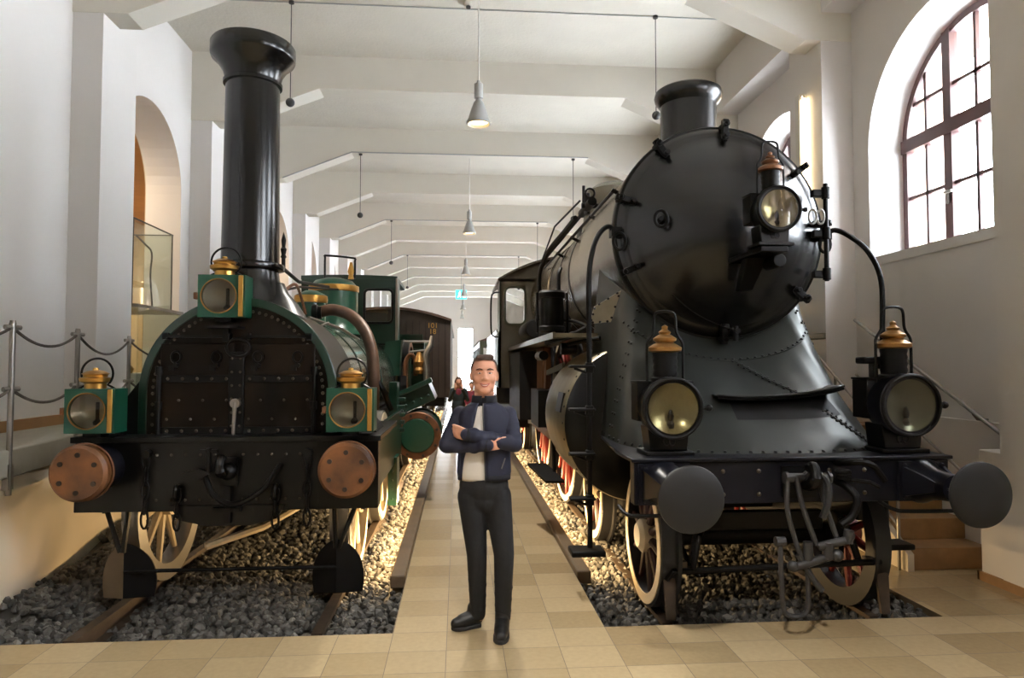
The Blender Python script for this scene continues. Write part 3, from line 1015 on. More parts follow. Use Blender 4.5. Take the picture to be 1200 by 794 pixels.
def arch_outline(r, n=36, zb=.62, zc=SZ, flare=0):
    pts = [(XC - r - flare, zb)]
    pts += [(XC - r * math.cos(PI * i / n), zc + r * math.sin(PI * i / n)) for i in range(n + 1)]
    pts += [(XC + r + flare, zb)]
    return pts


# smokebox shell, green rim, riveted front plate
sb = MB().prism([(x, FY + .02, z) for x, z in arch_outline(SR - .012)], (0, 1.0, 0))
sb.build('smokebox', m_black, GL)
rim = MB()
o_, i_ = arch_outline(SR + .012, 48, .66), arch_outline(SR - .05, 48, .66)
rim.grid([[(x, FY + .03, z) for x, z in o_], [(x, FY - .012, z) for x, z in o_], [(x, FY - .02, z) for x, z in i_], [(x, FY + .03, z) for x, z in i_]])
rim.build('smokebox_rim', m_green_dark, GL, bevel=.006)
fp = MB().prism([(x, FY - .008, z) for x, z in arch_outline(SR - .045)], (0, .03, 0))
for i in range(41):
    a = PI * i / 40
    fp.rivet((XC - (SR - .09) * math.cos(a), FY - .008, SZ + (SR - .09) * math.sin(a)), (0, -1, 0), .014)
for sgn in (-1, 1):
    for k in range(8): fp.rivet((XC + sgn * (SR - .09), FY - .008, SZ - .08 - k * .075), (0, -1, 0), .014)
fp.build('front_plate', m_front, GL, mat2=m_rivet_glint)
# two-leaf smokebox door made of riveted plates
for sgn, nm in ((-1, 'left'), (1, 'right')):
    d = MB()
    x0, x1 = (XC - .56, XC - .03) if sgn < 0 else (XC + .03, XC + .56)
    d.box(x0, x1, FY - .03, FY, 1.19, 1.98 if False else 1.86)
    for k in range(6):
        xx = x0 + .05 + k * (x1 - x0 - .1) / 5
        for zz in (1.23, 1.60, 1.30): 
            if zz != 1.30 or k % 2 == 0: d.rivet((xx, FY - .03, zz), (0, -1, 0), .013)
        if k % 2: d.rivet((xx, FY - .03, 1.44), (0, -1, 0), .013)
    o = d.build('smokebox_door', m_front, GL, bevel=.006, mat2=m_rivet_glint)
    for z in (1.60, 1.215):
        st = MB()
        st.box(x0, x1, FY - .042, FY - .028, z - .028, z + .028)
        for k in range(5): st.rivet((x0 + .06 + k * .105, FY - .042, z), (0, -1, 0), .014)
        st.build('hinge_strap', m_black_matt, o, bevel=.003, mat2=m_rivet_glint)
    h = MB()
    xh = x0 if sgn < 0 else x1
    h.tube([(xh, FY - .05, 1.14), (xh, FY - .05, 1.68)], .016, 10)
    for z in (1.16, 1.4, 1.66): h.cyl((xh, FY - .05, z - .03), (xh, FY - .05, z + .03), .026, n=12)
    h.build('hinge', m_black_matt, o)
    q = MB()
    q.box(x0 + .02, x1 - .02, FY - .06, FY - .035, 1.905, 1.925)
    for xx in (x0 + .04, x1 - .04): q.box(xx - .02, xx + .02, FY - .06, FY, 1.89, 1.94)
    q.build('grab_bar', m_black, GL)
    # corner clips and drop handle in the upper panel
    q = MB()
    for xx in (x0 + .12, x1 - .12):
        q.torus((xx, FY - .05, 1.76), .035, .009, (0, 1, 0), 16, 6, 1.2)
        q.box(xx - .05, xx - .01, FY - .06, FY - .02, 1.66, 1.70)
        q.cyl((xx, FY - .07, 1.70), (xx, FY - .02, 1.70), .018, n=10)
    q.build('latch_ring', m_black, o)
lb = MB()
lb.box(XC - .06, XC + .05, FY - .06, FY - .02, 1.10, 1.80)
for k in range(7): lb.rivet((XC - .035, FY - .06, 1.15 + .1 * k), (0, -1, 0), .012); lb.rivet((XC + .025, FY - .06, 1.15 + .1 * k), (0, -1, 0), .012)
lb.build('centre_bar', m_black_matt, GL, bevel=.008, mat2=m_rivet_glint)
lv = MB()
lv.cyl((XC, FY - .1, 1.42), (XC, FY - .03, 1.42), .035, n=16)
lv.tube([(XC, FY - .09, 1.43), (XC - .005, FY - .1, 1.2), (XC, FY - .1, 1.02)], [.016, .013, .01], 8)
lv.build('door_lever', m_steel, GL)
lv = MB().torus((XC + .01, FY - .06, 1.83), .085, .012, (0, 1, 0), 24, 8, .8)
lv.build('door_ring', m_black, GL)

# buffer beam and lower apron
BY = 5.08
bm_ = MB()
bm_.box(XC - 1.06, XC + 1.06, BY, BY + .16, .66, 1.15)
for k in range(11):
    xx = XC - .5 + k * .1
    for z in (.74, 1.06):
        if k not in (5,): bm_.rivet((xx, BY, z), (0, -1, 0), .013)
bm_.build('buffer_beam', m_black, GL, bevel=.012, mat2=m_rivet_glint)
ap = MB()
ap.prism([(XC - .40, BY - .012, .70), (XC - .34, BY - .012, .60), (XC - .15, BY - .012, .555), (XC + .15, BY - .012, .555), (XC + .34, BY - .012, .60), (XC + .40, BY - .012, .70)], (0, .05, 0))
ap.build('apron', m_black, GL)
ft = MB().box(XC - 1.08, XC + 1.08, BY - .03, 6.4, 1.15, 1.19)
ft.build('footplate', m_black, GL, bevel=.005)
for sgn in (-1, 1):
    g = MB().prism([(XC + sgn * .70, FY + .02, 1.62), (XC + sgn * .72, FY + .02, 1.19), (XC + sgn * 1.02, FY + .02, 1.19)], (0, .5, 0))
    g.build('smokebox_wing', m_black_matt, GL)
# buffers with wooden heads
for sgn in (-1, 1):
    bx, bz = XC + sgn * .875, .98
    b = MB().lathe([(0, 0), (.17, 0), (.19, .02), (.19, .065), (.17, .09), (0, .09)], (bx, 4.76, bz), (0, 1, 0), 40).build('buffer', m_buffer_wood, GL)
    for k in range(6):
        q = MB()
        a = 2 * PI * k / 6 + .5
        q.cyl((bx + .125 * math.cos(a), 4.753, bz + .125 * math.sin(a)), (bx + .125 * math.cos(a), 4.77, bz + .125 * math.sin(a)), .017, n=10)
        q.build('buffer_bolt', m_darkhole, b)
    MB().lathe([(.19, .086), (.196, .09), (.196, .1), (.1, .11)], (bx, 4.76, bz), (0, 1, 0), 40).build('buffer_back_plate', m_copper, b)
    MB().lathe([(.07, .09), (.07, .16), (.13, .17), (.14, .26), (.16, .32), (.16, .34), (0, .34)], (bx, 4.76, bz), (0, 1, 0), 28).build('buffer_stock', m_blue_black, b)


def chain(parent, p, n, name='safety_chain', L=.085, mat=None):
    q = MB()
    x, y, z = p
    for k in range(n):
        zc = z - k * L * .78
        ax = (0, 1, 0) if k % 2 == 0 else (1, 0, 0)
        pts = []
        for i in range(14):
            a = 2 * PI * i / 14
            u, v = .024 * math.cos(a), (L / 2) * math.sin(a)
            pts.append((x + u, y, zc + v) if k % 2 == 0 else (x, y + u, zc + v))
        q.tube(pts, .0085, 6, closed=True)
    return q.build(name, mat or m_black_matt, parent)


for sgn in (-1, 1):
    chain(GL, (XC + sgn * .56, BY - .04, 1.02), 5, L=.13)
    chain(GL, (XC + sgn * .34, BY - .04, .78), 3, 'short_chain', .12)
    q = MB()
    q.tube(curve([(XC + sgn * .34, BY, .83), (XC + sgn * .34, BY - .06, .84), (XC + sgn * .34, BY - .075, .78), (XC + sgn * .34, BY - .03, .74)], 4), .018, 8)
    q.build('chain_hook', m_black, GL)
    q = MB()
    q.cyl((XC + sgn * .56, BY - .05, 1.07), (XC + sgn * .56, BY + .01, 1.07), .03, n=12)
    q.build('chain_eye', m_black, GL)
# draw hook and screw coupling
q = MB()
q.box(XC - .05, XC + .07, BY - .03, BY, .84, 1.04)
q.tube(curve([(XC, BY, .95), (XC, BY - .14, .95), (XC, BY - .2, .99), (XC, BY - .17, 1.05), (XC, BY - .13, 1.04)], 5), [.04] * 10 + [.03] * 10 + [.02], 10)
q.sphere((XC + .02, BY - .08, .95), .062, 16, 10)
q.build('draw_hook', m_black, GL)
q = MB()
q.tube(curve([(XC - .14, BY - .1, .95), (XC - .06, BY - .13, .80), (XC + .08, BY - .13, .73), (XC + .26, BY - .1, .82), (XC + .38, BY - .05, 1.0)], 6), .02, 8)
q.prism([(XC - .28, BY - .14, .95), (XC - .16, BY - .14, .98), (XC - .08, BY - .14, .95), (XC - .16, BY - .14, .90)], (0, .03, 0))
q.tube([(XC - .1, BY - .12, .95), (XC - .1, BY - .12, 1.12)], .018, 8)
q.box(XC - .16, XC - .04, BY - .13, BY - .11, 1.09, 1.11)
q.build('coupling_link', m_black, GL)
q = MB()
q.box(XC - .02, XC + .03, BY - .05, BY, .58, .84)
q.box(XC - .09, XC + .1, BY - .06, BY, .66, .69)
q.build('coupling_bracket', m_black_matt, GL)

# guard irons: rods and half-round sweep plates before the wheels
GX = (XC - .79, XC + .79)
for sgn in (-1, 1):
    x = XC + sgn * .75
    n = 16
    for s2 in (-1, 1):
        pl_ = [(x, 5.16, .02), (x, 5.16, .42)]
        out = [(x + s2 * .19 * math.sin(PI * i / n * .62), 5.16 + .10 * math.sin(PI * i / n * .62), .42 - .41 * (i / n) ** 1.5 + (.0 if i else 0)) for i in range(n + 1)]
        q = MB().prism([(x, 5.16, .03)] + [(x, 5.16, .42)] + out[1:], (0, .012, 0))
        q.build('guard_plate', m_black_matt if (sgn, s2) != (-1, -1) else m_kerb, GL)  # outermost left wing in lighter brown: plinth light painted into its colour
    q = MB().tube([(x - .02 * sgn, BY + .1, .68), (x, 5.15, .36)], .02, 8).tube([(x + sgn * .14, BY + .1, .68), (x + sgn * .02, 5.15, .36)], .018, 8)
    q.build('guard_iron', m_black, GL)
MB().tube([(XC - .75, 5.17, .22), (XC + .75, 5.17, .22)], .014, 8).build('cross_rod', m_black_matt, GL)
# wheels, frames, axle
for sgn in (-1, 1):
    for wy in (5.85, 7.7):
        wheel(GL, XC + sgn * .77, wy, .60, .60, sgn, 10, m_cream, m_cream, 'carrying_wheel', tread_mat=m_steel)
    wheel(GL, XC + sgn * .77, 12.0, 1.06, 1.06, sgn, 16, m_copper, m_green_dark, 'driving_wheel')
    fm = MB().box(XC + sgn * .93 - .015, XC + sgn * .93 + .015, 5.24, 13.2, .62, 1.16)
    fm.build('outside_frame', m_green_dark, GL)
    hp = MB().box(XC + sgn * .93 - .05, XC + sgn * .93 + .05, 7.55, 7.85, .18, .7)
    for k in range(4): hp.rivet((XC + sgn * .93, 7.55, .25 + .1 * k), (0, -1, 0), .014)
    hp.build('axle_guard', m_green, GL, bevel=.01)
for wy in (5.85, 7.7, 12.0):
    MB().cyl((XC - .9, wy, .6 if wy < 10 else 1.06), (XC + .9, wy, .6 if wy < 10 else 1.06), .07, n=16).build('axle', m_black_matt, GL)
MB().tube([(XC - .25, 5.35, .34), (XC + .1, 5.6, .42), (XC + .5, 6.2, .60)], .03, 8).build('brake_pull_rod', m_cream, GL)
MB().box(XC - .62, XC + .62, 6.3, 11.5, .75, 1.1).build('inner_frame', m_black_matt, GL)

# chimney
ch = MB().lathe([(.30, -.02), (.285, .04), (.25, .12), (.225, .22), (.218, .28), (.26, .29), (.265, .315), (.26, .335), (.222, .345), (.216, .8), (.208, 1.78), (.226, 1.785), (.228, 1.81), (.212, 1.82), (.23, 1.89), (.275, 1.96), (.320, 2.0), (.328, 2.02), (.328, 2.10), (.315, 2.12), (.20, 2.12), (.18, 2.0), (0, 1.85)], (XC - .025, 5.60, 2.17), n=48)
ch.build('chimney', m_chimney, GL, sharp=50)
sd = MB()
rows = []
for j, (rr, zz) in enumerate(((.235, 2.36), (.27, 2.28), (.34, 2.2), (.42, 2.1))):
    row = []
    for i in range(32):
        a = 2 * PI * i / 32
        x, y = rr * math.cos(a), rr * .9 * math.sin(a)
        zc = SZ + math.sqrt(max(0.01, (SR + .004) ** 2 - x * x))
        row.append((XC + x, 5.62 + y * (.8 if y < 0 else 1), max(zz if j < 3 else zc, zc)))
    rows.append(row)
sd.grid(rows, closed=True)
sd.build('chimney_saddle', m_black, GL)
# boiler with bands
br_ = .665
bl = MB().lathe([(br_, 0), (br_, 4.9)], (XC, 6.28, SZ), (0, 1, 0), 64)
bl.build('boiler', m_boiler_green, GL)
for y in (6.32, 7.1, 7.95, 8.8):
    MB().lathe([(br_ + .001, 0), (br_ + .008, .002), (br_ + .008, .05), (br_ + .001, .052)], (XC, y, SZ), (0, 1, 0), 64).build('boiler_band', m_green_dark, GL)
# domes
s1 = MB().lathe([(.17, 0), (.16, .06), (.155, .3), (.17, .31), (.17, .345), (.15, .36), (.06, .40), (0, .41)], (XC, 7.75, 2.13), n=32).build('sand_dome', m_green, GL)
MB().lathe([(.158, .26), (.178, .265), (.182, .30), (.178, .34), (.158, .345)], (XC, 7.75, 2.13), n=32).build('dome_band', m_brass, s1)
s2 = MB().lathe([(.38, -.02), (.33, .08), (.31, .14), (.31, .55), (.30, .62), (.24, .69), (.1, .73), (0, .735)], (XC, 9.15, 2.12), n=40).build('steam_dome', m_green, GL)
MB().lathe([(.312, .54), (.322, .545), (.325, .57), (.322, .62), (.308, .625)], (XC, 9.15, 2.12), n=40).build('dome_band', m_brass, s2)
q = MB()
q.tube(curve([(XC - .12, 9.15, 2.85), (XC - .12, 9.15, 3.12), (XC - .10, 9.15, 3.15), (XC + .25, 9.15, 3.12), (XC + .27, 9.15, 3.08), (XC + .27, 9.15, 2.85)], 4), .014, 8)
q.build('safety_valve_lever', m_black, GL)
q = MB().lathe([(.04, 0), (.03, .05), (.045, .1), (.03, .16), (.015, .22), (0, .23)], (XC + .22, 9.15, 2.84), n=16)
q.build('safety_valve', m_brass, GL)
q = MB().lathe([(.018, 0), (.018, .12), (.028, .13), (.018, .15), (.028, .2), (.015, .22), (.022, .28), (0, .36)], P(332, 318, 6.2), n=12)
q.build('lubricator', m_black_matt, GL)
# pipes along the boiler
q = MB().tube(curve([P(372, 366, 7.4), P(390, 363, 7.4), P(410, 369, 7.3), P(426, 385, 7.2), P(435, 408, 7.1), P(438, 440, 7.0), P(437, 480, 7.0)], 6), .062, 14)
q.build('exhaust_pipe', m_brown_pipe, GL)
q = MB().lathe([(0, 0), (.085, 0), (.085, .05), (.07, .06), (.07, .10), (0, .1)], P(372, 366, 7.4) - Vector((.05, 0, 0)), (1, 0, 0), 18)
q.build('pipe_flange', m_black, GL)
q = MB().tube(curve([P(328, 345, 5.9), P(345, 333, 6.3), P(352, 345, 6.6), P(358, 368, 6.7)], 6), .014, 8)
q.build('copper_pipe', m_copper, GL)
q = MB().tube([P(331, 314, 6.2), P(350, 330, 7.3), P(385, 336, 8.6)], .018, 8).tube([P(332, 340, 6.2), P(352, 336, 7.0), P(396, 339, 8.8)], .012, 8)
q.build('regulator_rod', m_black_matt, GL)
q = MB().tube([P(362, 372, 7.0), P(400, 385, 7.8), P(424, 400, 9.0)], .018, 8)
q.build('handrail', m_steel, GL)
q = MB().tube([P(366, 385, 6.9), P(385, 378, 7.2)], .012, 6)
q.build('cock_handle', m_steel, GL)
q = MB().tube(curve([P(430, 435, 7.0), P(446, 452, 7.0), P(458, 480, 7.1)], 5), .03, 8)
q.build('drain_pipe', m_black, GL)

# cab
CY = 11.0
cx0, cx1 = XC - .84, XC + .66
cz0, cz1 = .95, 3.14
wx0, wx1 = at(427, 360, CY).x, at(460, 360, CY).x
wz0, wz1 = at(440, 378, CY).z, at(440, 339, CY).z


def rrect(x0, x1, z0, z1, r, n=5):
    out = []
    for cx_, cz_, a0 in ((x1 - r, z1 - r, 0), (x0 + r, z1 - r, 90), (x0 + r, z0 + r, 180), (x1 - r, z0 + r, 270)):
        for k in range(n + 1):
            a = R(a0 + 90 * k / n)
            out.append((cx_ + r * math.cos(a), cz_ + r * math.sin(a)))
    return out


def holed_sheet(x0, x1, z0, z1, holes, y, th):
    """flat sheet facing -Y with rounded windows, built from columns around each hole"""
    q = MB()
    xs = x0
    for hx0, hx1, hz0, hz1, r in sorted(holes):
        q.box(xs, hx0, y, y + th, z0, z1)
        q.box(hx0, hx1, y, y + th, z0, hz0)
        q.box(hx0, hx1, y, y + th, hz1, z1)
        for sx, sz in ((0, 0), (1, 0), (0, 1), (1, 1)):
            X, Z = (hx0, hx1)[sx], (hz0, hz1)[sz]
            dx, dz = (1, -1)[sx], (1, -1)[sz]
            pts = [(X, y, Z)] + [(X + dx * (r - r * math.sin(t)), y, Z + dz * (r - r * math.cos(t))) for t in np.linspace(0, PI / 2, 7)]
            q.prism(pts, (0, th, 0))
        xs = hx1
    q.box(xs, x1, y, y + th, z0, z1)
    return q


lw0, lw1 = 2 * XC - wx1 - .05, 2 * XC - wx0 - .05
fs_ = holed_sheet(cx0, cx1, 1.6, cz1 - .06, [(wx0, wx1, wz0, wz1, .07), (max(cx0 + .08, lw0), lw1, wz0, wz1, .07)], CY, .04)
fs_.build('cab_front', m_green_dark, GL)
for a, b_ in ((wx0, wx1), (max(cx0 + .08, lw0), lw1)):
    q = MB().tube([(x, CY - .005, z) for x, z in rrect(a, b_, wz0, wz1, .07)], .022, 8, closed=True)
    wb = q.build('window_bead', m_black, GL)
    MB().box(a, b_, CY + .015, CY + .02, wz0, wz1).build('cab_glass', m_glass, wb)
rf = []
for k in range(13):
    t = -1 + 2 * k / 12
    rf.append((XC - .09 + t * .755, cz1 + .0 - .02 * t * t))
MB().prism([(x, CY - .005, z) for x, z in rf] + [(x, CY - .005, z - .06) for x, z in rf[::-1]], (0, 1.5, 0)).build('cab_roof', m_green_dark, GL)
for x in (cx0, cx1 - .03):
    q = MB().box(x, x + .03, CY, CY + .5, 1.1, cz1 - .06)
    q.box(x, x + .03, CY, CY + 1.3, 1.1, 2.0)
    q.build('cab_side', m_green, GL)
q = MB().tube([(cx1, CY - .02, 1.0), (cx1, CY - .02, cz1 - .05)], .022, 8)
q.build('cab_edge_bead', m_steel, GL)
q = MB().box(cx0, cx1, CY - .03, CY, wz0 - .36, wz0 - .33)
q.build('cab_moulding', m_black, GL)
sp_ = MB().prism([at(445, 440, 10.6), at(468, 440, 10.6), at(470, 398, 10.6), at(452, 400, 10.6)], (0, .3, 0))
sp_.build('wheel_splasher', m_green, GL)
# outside cylinder with valve chest, copper pipes behind
cyx, cyz, cyy = XC + 1.135, .83, 8.55
q = MB().lathe([(0, 0), (.22, 0), (.24, .02), (.24, .06), (.29, .06), (.295, .07), (.295, .11), (.25, .115), (.25, 1.0), (.28, 1.0), (.28, 1.06), (0, 1.06)], (cyx, cyy, cyz), (0, 1, 0), 40)
cyl_o = q.build('cylinder', m_green_dark, GL)
q = MB().lathe([(.215, -.006), (.285, -.006), (.292, 0), (.292, .055), (.215, .055)], (cyx, cyy, cyz), (0, 1, 0), 40)
q.build('cylinder_flange', m_copper, cyl_o)
q = MB()
for k in range(8):
    a = 2 * PI * k / 8 + .3
    q.cyl((cyx + .255 * math.cos(a), cyy - .03, cyz + .255 * math.sin(a)), (cyx + .255 * math.cos(a), cyy, cyz + .255 * math.sin(a)), .018, n=6)
q.build('flange_bolts', m_darkhole, cyl_o)
MB().lathe([(0, -.02), (.2, -.016), (.21, -.002), (.21, .01)], (cyx, cyy, cyz), (0, 1, 0), 36).build('cylinder_cover', m_green, cyl_o)
rot = Matrix.Rotation(R(-24), 3, 'Y')
q = MB().obox((cyx - .02, cyy + .45, 1.31), (.42, .9, .26), rot).obox((cyx - .05, cyy + .0, 1.42), (.5, .1, .06), rot)
for k in range(4): q.rivet(Vector((cyx - .02, cyy - .01, 1.31)) + rot @ Vector((-.15 + .1 * k, 0, -.05)), (0, -1, 0), .02)
q.build('valve_chest', m_green_dark, GL, bevel=.012)
q = MB()
for k in range(5): q.box(XC + .80, XC + 1.0, 8.3 + .02 * k, 8.32 + .02 * k, .9 + .09 * k, .95 + .09 * k)
q.box(XC + .82, XC + .92, 8.2, 8.5, .7, 1.5)
q.build('motion_bracket', m_green_dark, GL, bevel=.005)
q = MB().tube(curve([at(474, 440, 10.3), at(475, 425, 10.3), at(480, 416, 10.3), at(486, 420, 10.3), at(487, 440, 10.3)], 6), .03, 10)
q.build('copper_feed_pipe', m_copper, GL)
q = MB().lathe([(.05, 0), (.07, .06), (.05, .1), (.08, .18), (.05, .26), (.03, .32), (0, .34)], at(491, 438, 10.2), n=16)
q.build('brass_valve', m_old_brass, GL)
q = MB().tube([at(500, 445, 10.2), at(499, 415, 10.2), at(505, 404, 10.2), at(506, 393, 10.2)], [.05, .05, .045, .02], 10)
q.tube([at(474, 400, 10.2), at(503, 400, 10.2)], .018, 8).tube([at(480, 412, 10.2), at(500, 410, 10.2)], .015, 8)
q.build('steam_pipe', m_steel, GL)
# tender behind the cab
q = MB().box(XC - .95, XC + 1.02, 12.7, 14.9, .95, 2.18)
q.build('tender', m_green_dark, GL, bevel=.02)
q = MB().box(XC + .3, XC + .99, 12.66, 12.7, 2.0, 2.27)
q.build('tender_panel', m_green_dark, GL)
for sgn in (-1, 1):
    for wy in (13.2, 14.4): wheel(GL, XC + sgn * .77, wy, .5, .5, sgn, 8, m_cream, m_green_dark, 'tender_wheel')


# ------------------------------------------------------------------ square oil lamps
def box_lamp(label, c, z0, rotz=0):
    t = thing('oil_lamp', label, 'lamp', (0, 0, 0), 'square green lamps on the green locomotive')
    w, d, h = .335, .19, .31
    b = MB()
    n = 32
    # front sheet with round hole
    cxo, r = -.02, .125
    outer = []
    for k in range(n):
        a = 2 * PI * k / n
        ca, sa = math.cos(a), math.sin(a)
        m_ = min((w / 2 - (cxo if ca > 0 else -cxo)) / max(abs(ca), 1e-6), (h / 2) / max(abs(sa), 1e-6))
        outer.append((cxo + ca * m_, sa * m_))
    rows = [[(x, -d / 2, h / 2 + z) for x, z in outer], [(cxo + r * math.cos(2 * PI * k / n), -d / 2, h / 2 + r * math.sin(2 * PI * k / n)) for k in range(n)],
            [(cxo + r * math.cos(2 * PI * k / n), -d / 2 + .03, h / 2 + r * math.sin(2 * PI * k / n)) for k in range(n)]]
    b.grid(rows, closed=True)
    b.add([(-w / 2, -d / 2, 0), (w / 2, -d / 2, 0), (w / 2, d / 2, 0), (-w / 2, d / 2, 0), (-w / 2, -d / 2, h), (w / 2, -d / 2, h), (w / 2, d / 2, h), (-w / 2, d / 2, h)],
          [(0, 3, 2, 1), (4, 5, 6, 7), (1, 2, 6, 5), (2, 3, 7, 6), (3, 0, 4, 7)])
    # corners of the front sheet
    for sx in (-1, 1):
        for sz in (0, h):
            near = sorted(outer, key=lambda p: (p[0] - sx * w / 2) ** 2 + (p[1] + h / 2 - sz) ** 2)[:2]
            b.add([(sx * w / 2, -d / 2, sz)] + [(x, -d / 2, h / 2 + z) for x, z in near], [(0, 1, 2)])
    b.build('lamp_housing', m_lamp_green, t, sharp=20)
    q = MB().torus((cxo, -d / 2 - .002, h / 2), r, .0055, (0, 1, 0), 36, 8)
    q.build('lens_ring', m_old_brass, t)
    MB().lathe([(0, .10), (.05, .088), (.09, .055), (.122, .01)], (cxo, -d / 2 + .02, h / 2), (0, 1, 0), 32).build('reflector', m_mirror, t)
    MB().lathe([(0, 0), (.123, 0), (.123, .004), (0, .004)], (cxo, -d / 2 + .01, h / 2), (0, 1, 0), 32).build('lens', m_lamp_glass, t)
    MB().lathe([(.0, 0), (.025, 0), (.03, .02), (.012, .04), (.012, .16), (0, .16)], (cxo + .045, -d / 2 + .06, h / 2 - .1), n=12).build('burner', m_black_matt, t)
    MB().box(w / 2 - .045, w / 2 - .012, -d / 2 - .012, -d / 2, .005, h - .005).build('brass_strip', m_brass, t, bevel=.003)
    q = MB().box(-w / 2 - .03, -w / 2, -d / 2 - .005, -d / 2 + .05, h / 2 - .025, h / 2 + .025)
    q.build('latch', m_copper, t, bevel=.006)
    MB().lathe([(.07, 0), (.07, .035), (.10, .05), (.105, .075), (.075, .082), (.08, .10), (.09, .105), (.05, .125), (.02, .13), (.018, .145), (0, .15)], (-.01, 0, h), n=28).build('chimney_cap', m_brass, t)
    pts = [(-.125, 0, h - .004), (-.10, 0, h + .012)] + [(.108 * math.sin(a), 0, h + .105 + .108 * math.cos(a)) for a in np.linspace(-PI * .76, PI * .76, 30)] + [(.10, 0, h + .012), (.125, 0, h - .004)]
    q = MB().tube(pts, .008, 8)
    q.build('carrying_handle', m_black, t)
    q = MB().box(-.06, .06, -.06, .06, -.027, -.001)
    q.build('lamp_foot', m_black_matt, t)
    t.location = (c[0], c[1], z0); t.rotation_euler = (0, 0, rotz)
    return t


l1 = at(104, 487, 4.98); l2 = at(410, 487, 4.98); l3 = at(258, 346, 5.08)
box_lamp('square green lamp on the left end of the green buffer beam', (l1.x, 5.08), 1.225)
box_lamp('square green lamp on the right end of the green buffer beam', (l2.x, 5.08), 1.225)
box_lamp('square green lamp below the tall chimney, on the smokebox top', (l3.x, 5.20), l3.z - .155)
q = MB().box(l3.x - .12, l3.x + .12, 5.1, 5.32, l3.z - .235, l3.z - .215).box(l3.x - .02, l3.x + .02, 5.2, 5.3, l3.z - .33, l3.z - .22)
q.build('lamp_bracket', m_black_matt, GL)
for lx in (l1.x, l2.x):
    MB().box(lx - .13, lx + .13, 5.0, 5.25, 1.19, 1.197).build('lamp_bracket', m_black_matt, GL)
# ================================================================== BLACK LOCOMOTIVE (right)
XB = 2.20
KZ, KR, KY = 2.82, .895, 5.60
BL = thing('steam_locomotive', 'black express steam locomotive with huge round smokebox door, right of the aisle', 'locomotive', (XB, 5.6, 0))


def Q(rx, y, z): return Vector((XB + rx, y, z))


# smokebox, door, boiler
MB().lathe([(KR - .02, 0), (KR, .02), (KR, 1.75), (KR - .02, 1.77)], Q(0, KY, KZ), (0, 1, 0), 80).build('smokebox', m_reflection_sheet, BL)
prof = [(0, -.47)]
for t in np.linspace(.04, 1, 14):
    prof.append((.80 * t, -.47 + .40 * (1 - math.cos(t * PI / 2) if False else t ** 1.75)))
prof += [(.812, -.066), (.83, -.06), (.86, -.045), (.885, -.02), (.89, .02), (.87, .03)]
dr = MB().lathe(prof, Q(0, KY, KZ), (0, 1, 0), 80)
dr.build('smokebox_door', m_black_gloss, BL, sharp=25)
MB().lathe([(.87, -.02), (.905, -.015), (.912, 0), (.912, .06), (.895, .07)], Q(0, KY, KZ), (0, 1, 0), 80).build('smokebox_ring', m_black, BL)
for k, a in enumerate((38, 88, 127, 163, 203, 270, 322, 5)):
    a = R(a)
    d = Vector((math.cos(a), 0, math.sin(a)))
    c = Q(0, KY, KZ)
    rt = Matrix.Rotation(-a, 3, 'Y')
    q = MB().obox(c + d * .86 + Vector((0, -.085, 0)), (.17, .05, .05), rt)
    q.cyl(c + d * .90 + Vector((0, -.14, 0)), c + d * .90 + Vector((0, .02, 0)), .026, n=10)
    q.cyl(c + d * .80 + Vector((0, -.16, 0)), c + d * .80 + Vector((0, -.08, 0)), .022, n=8)
    q.tube([c + d * .90 + Vector((0, -.13, 0)), c + d * .915 + Vector((0, -.15, 0))], .018, 8)
    q.build('door_clamp', m_black_matt, BL, bevel=.004)
# hinge post with brackets on the right rim
q = MB()
q.tube([Q(.86, KY - .16, KZ - .42), Q(.86, KY - .16, KZ + .40)], .02, 10)
for z in (-.36, -.02, .32):
    q.obox(Q(.82, KY - .13, KZ + z), (.13, .06, .06))
    q.cyl(Q(.86, KY - .16, KZ + z - .05), Q(.86, KY - .16, KZ + z + .05), .033, n=12)
q.build('hinge_post', m_black_matt, BL, bevel=.006)
q = MB()
for dx in (0, .07): q.torus(Q(.70 + dx, KY - .24 + .02 * dx, KZ + .10), .03, .009, (.25, 1, 0), 18, 6, 2.0)
q.build('ring_plate', m_alu, BL)
q = MB().cyl(Q(-.60, KY - .2, KZ + .04), Q(-.60, KY - .35, KZ + .04), .02, n=10).torus(Q(-.60, KY - .34, KZ + .04), .05, .014, (0, 1, 0), 20, 8, 1.3)
q.build('door_grip', m_black_matt, BL)
q = MB().tube(curve([Q(-.48, KY - .22, KZ - .55), Q(-.3, KY - .24, KZ - .70), Q(-.1, KY - .22, KZ - .79), Q(.06, KY - .2, KZ - .83)], 5), .0045, 6)
q.cyl(Q(.06, KY - .24, KZ - .84), Q(.06, KY - .1, KZ - .84), .022, n=10).cyl(Q(.055, KY - .2, KZ - .92), Q(.055, KY - .2, KZ - .80), .022, n=10)
q.build('latch_wire', m_black_matt, BL)
boil = MB().lathe([(.84, 1.77), (.84, 4.6), (.86, 4.62), (.93, 6.2), (.93, 6.6)], Q(0, KY, KZ), (0, 1, 0), 80)
boil.build('boiler', m_reflection_sheet, BL)
for y in (7.45, 8.3, 9.2, 10.1):
    MB().lathe([(.842, 0), (.848, .003), (.848, .05), (.842, .053)], Q(0, y, KZ), (0, 1, 0), 80).build('boiler_band', m_black, BL)
# chimney
MB().lathe([(.40, -.16), (.34, -.05), (.285, .04), (.268, .12), (.268, .52), (.285, .54), (.315, .58), (.325, .62), (.315, .66), (.285, .68), (.25, .66), (.24, .3), (0, .1)], Q(.03, 6.42, KZ + KR - .02), n=48).build('chimney', m_black_gloss, BL)
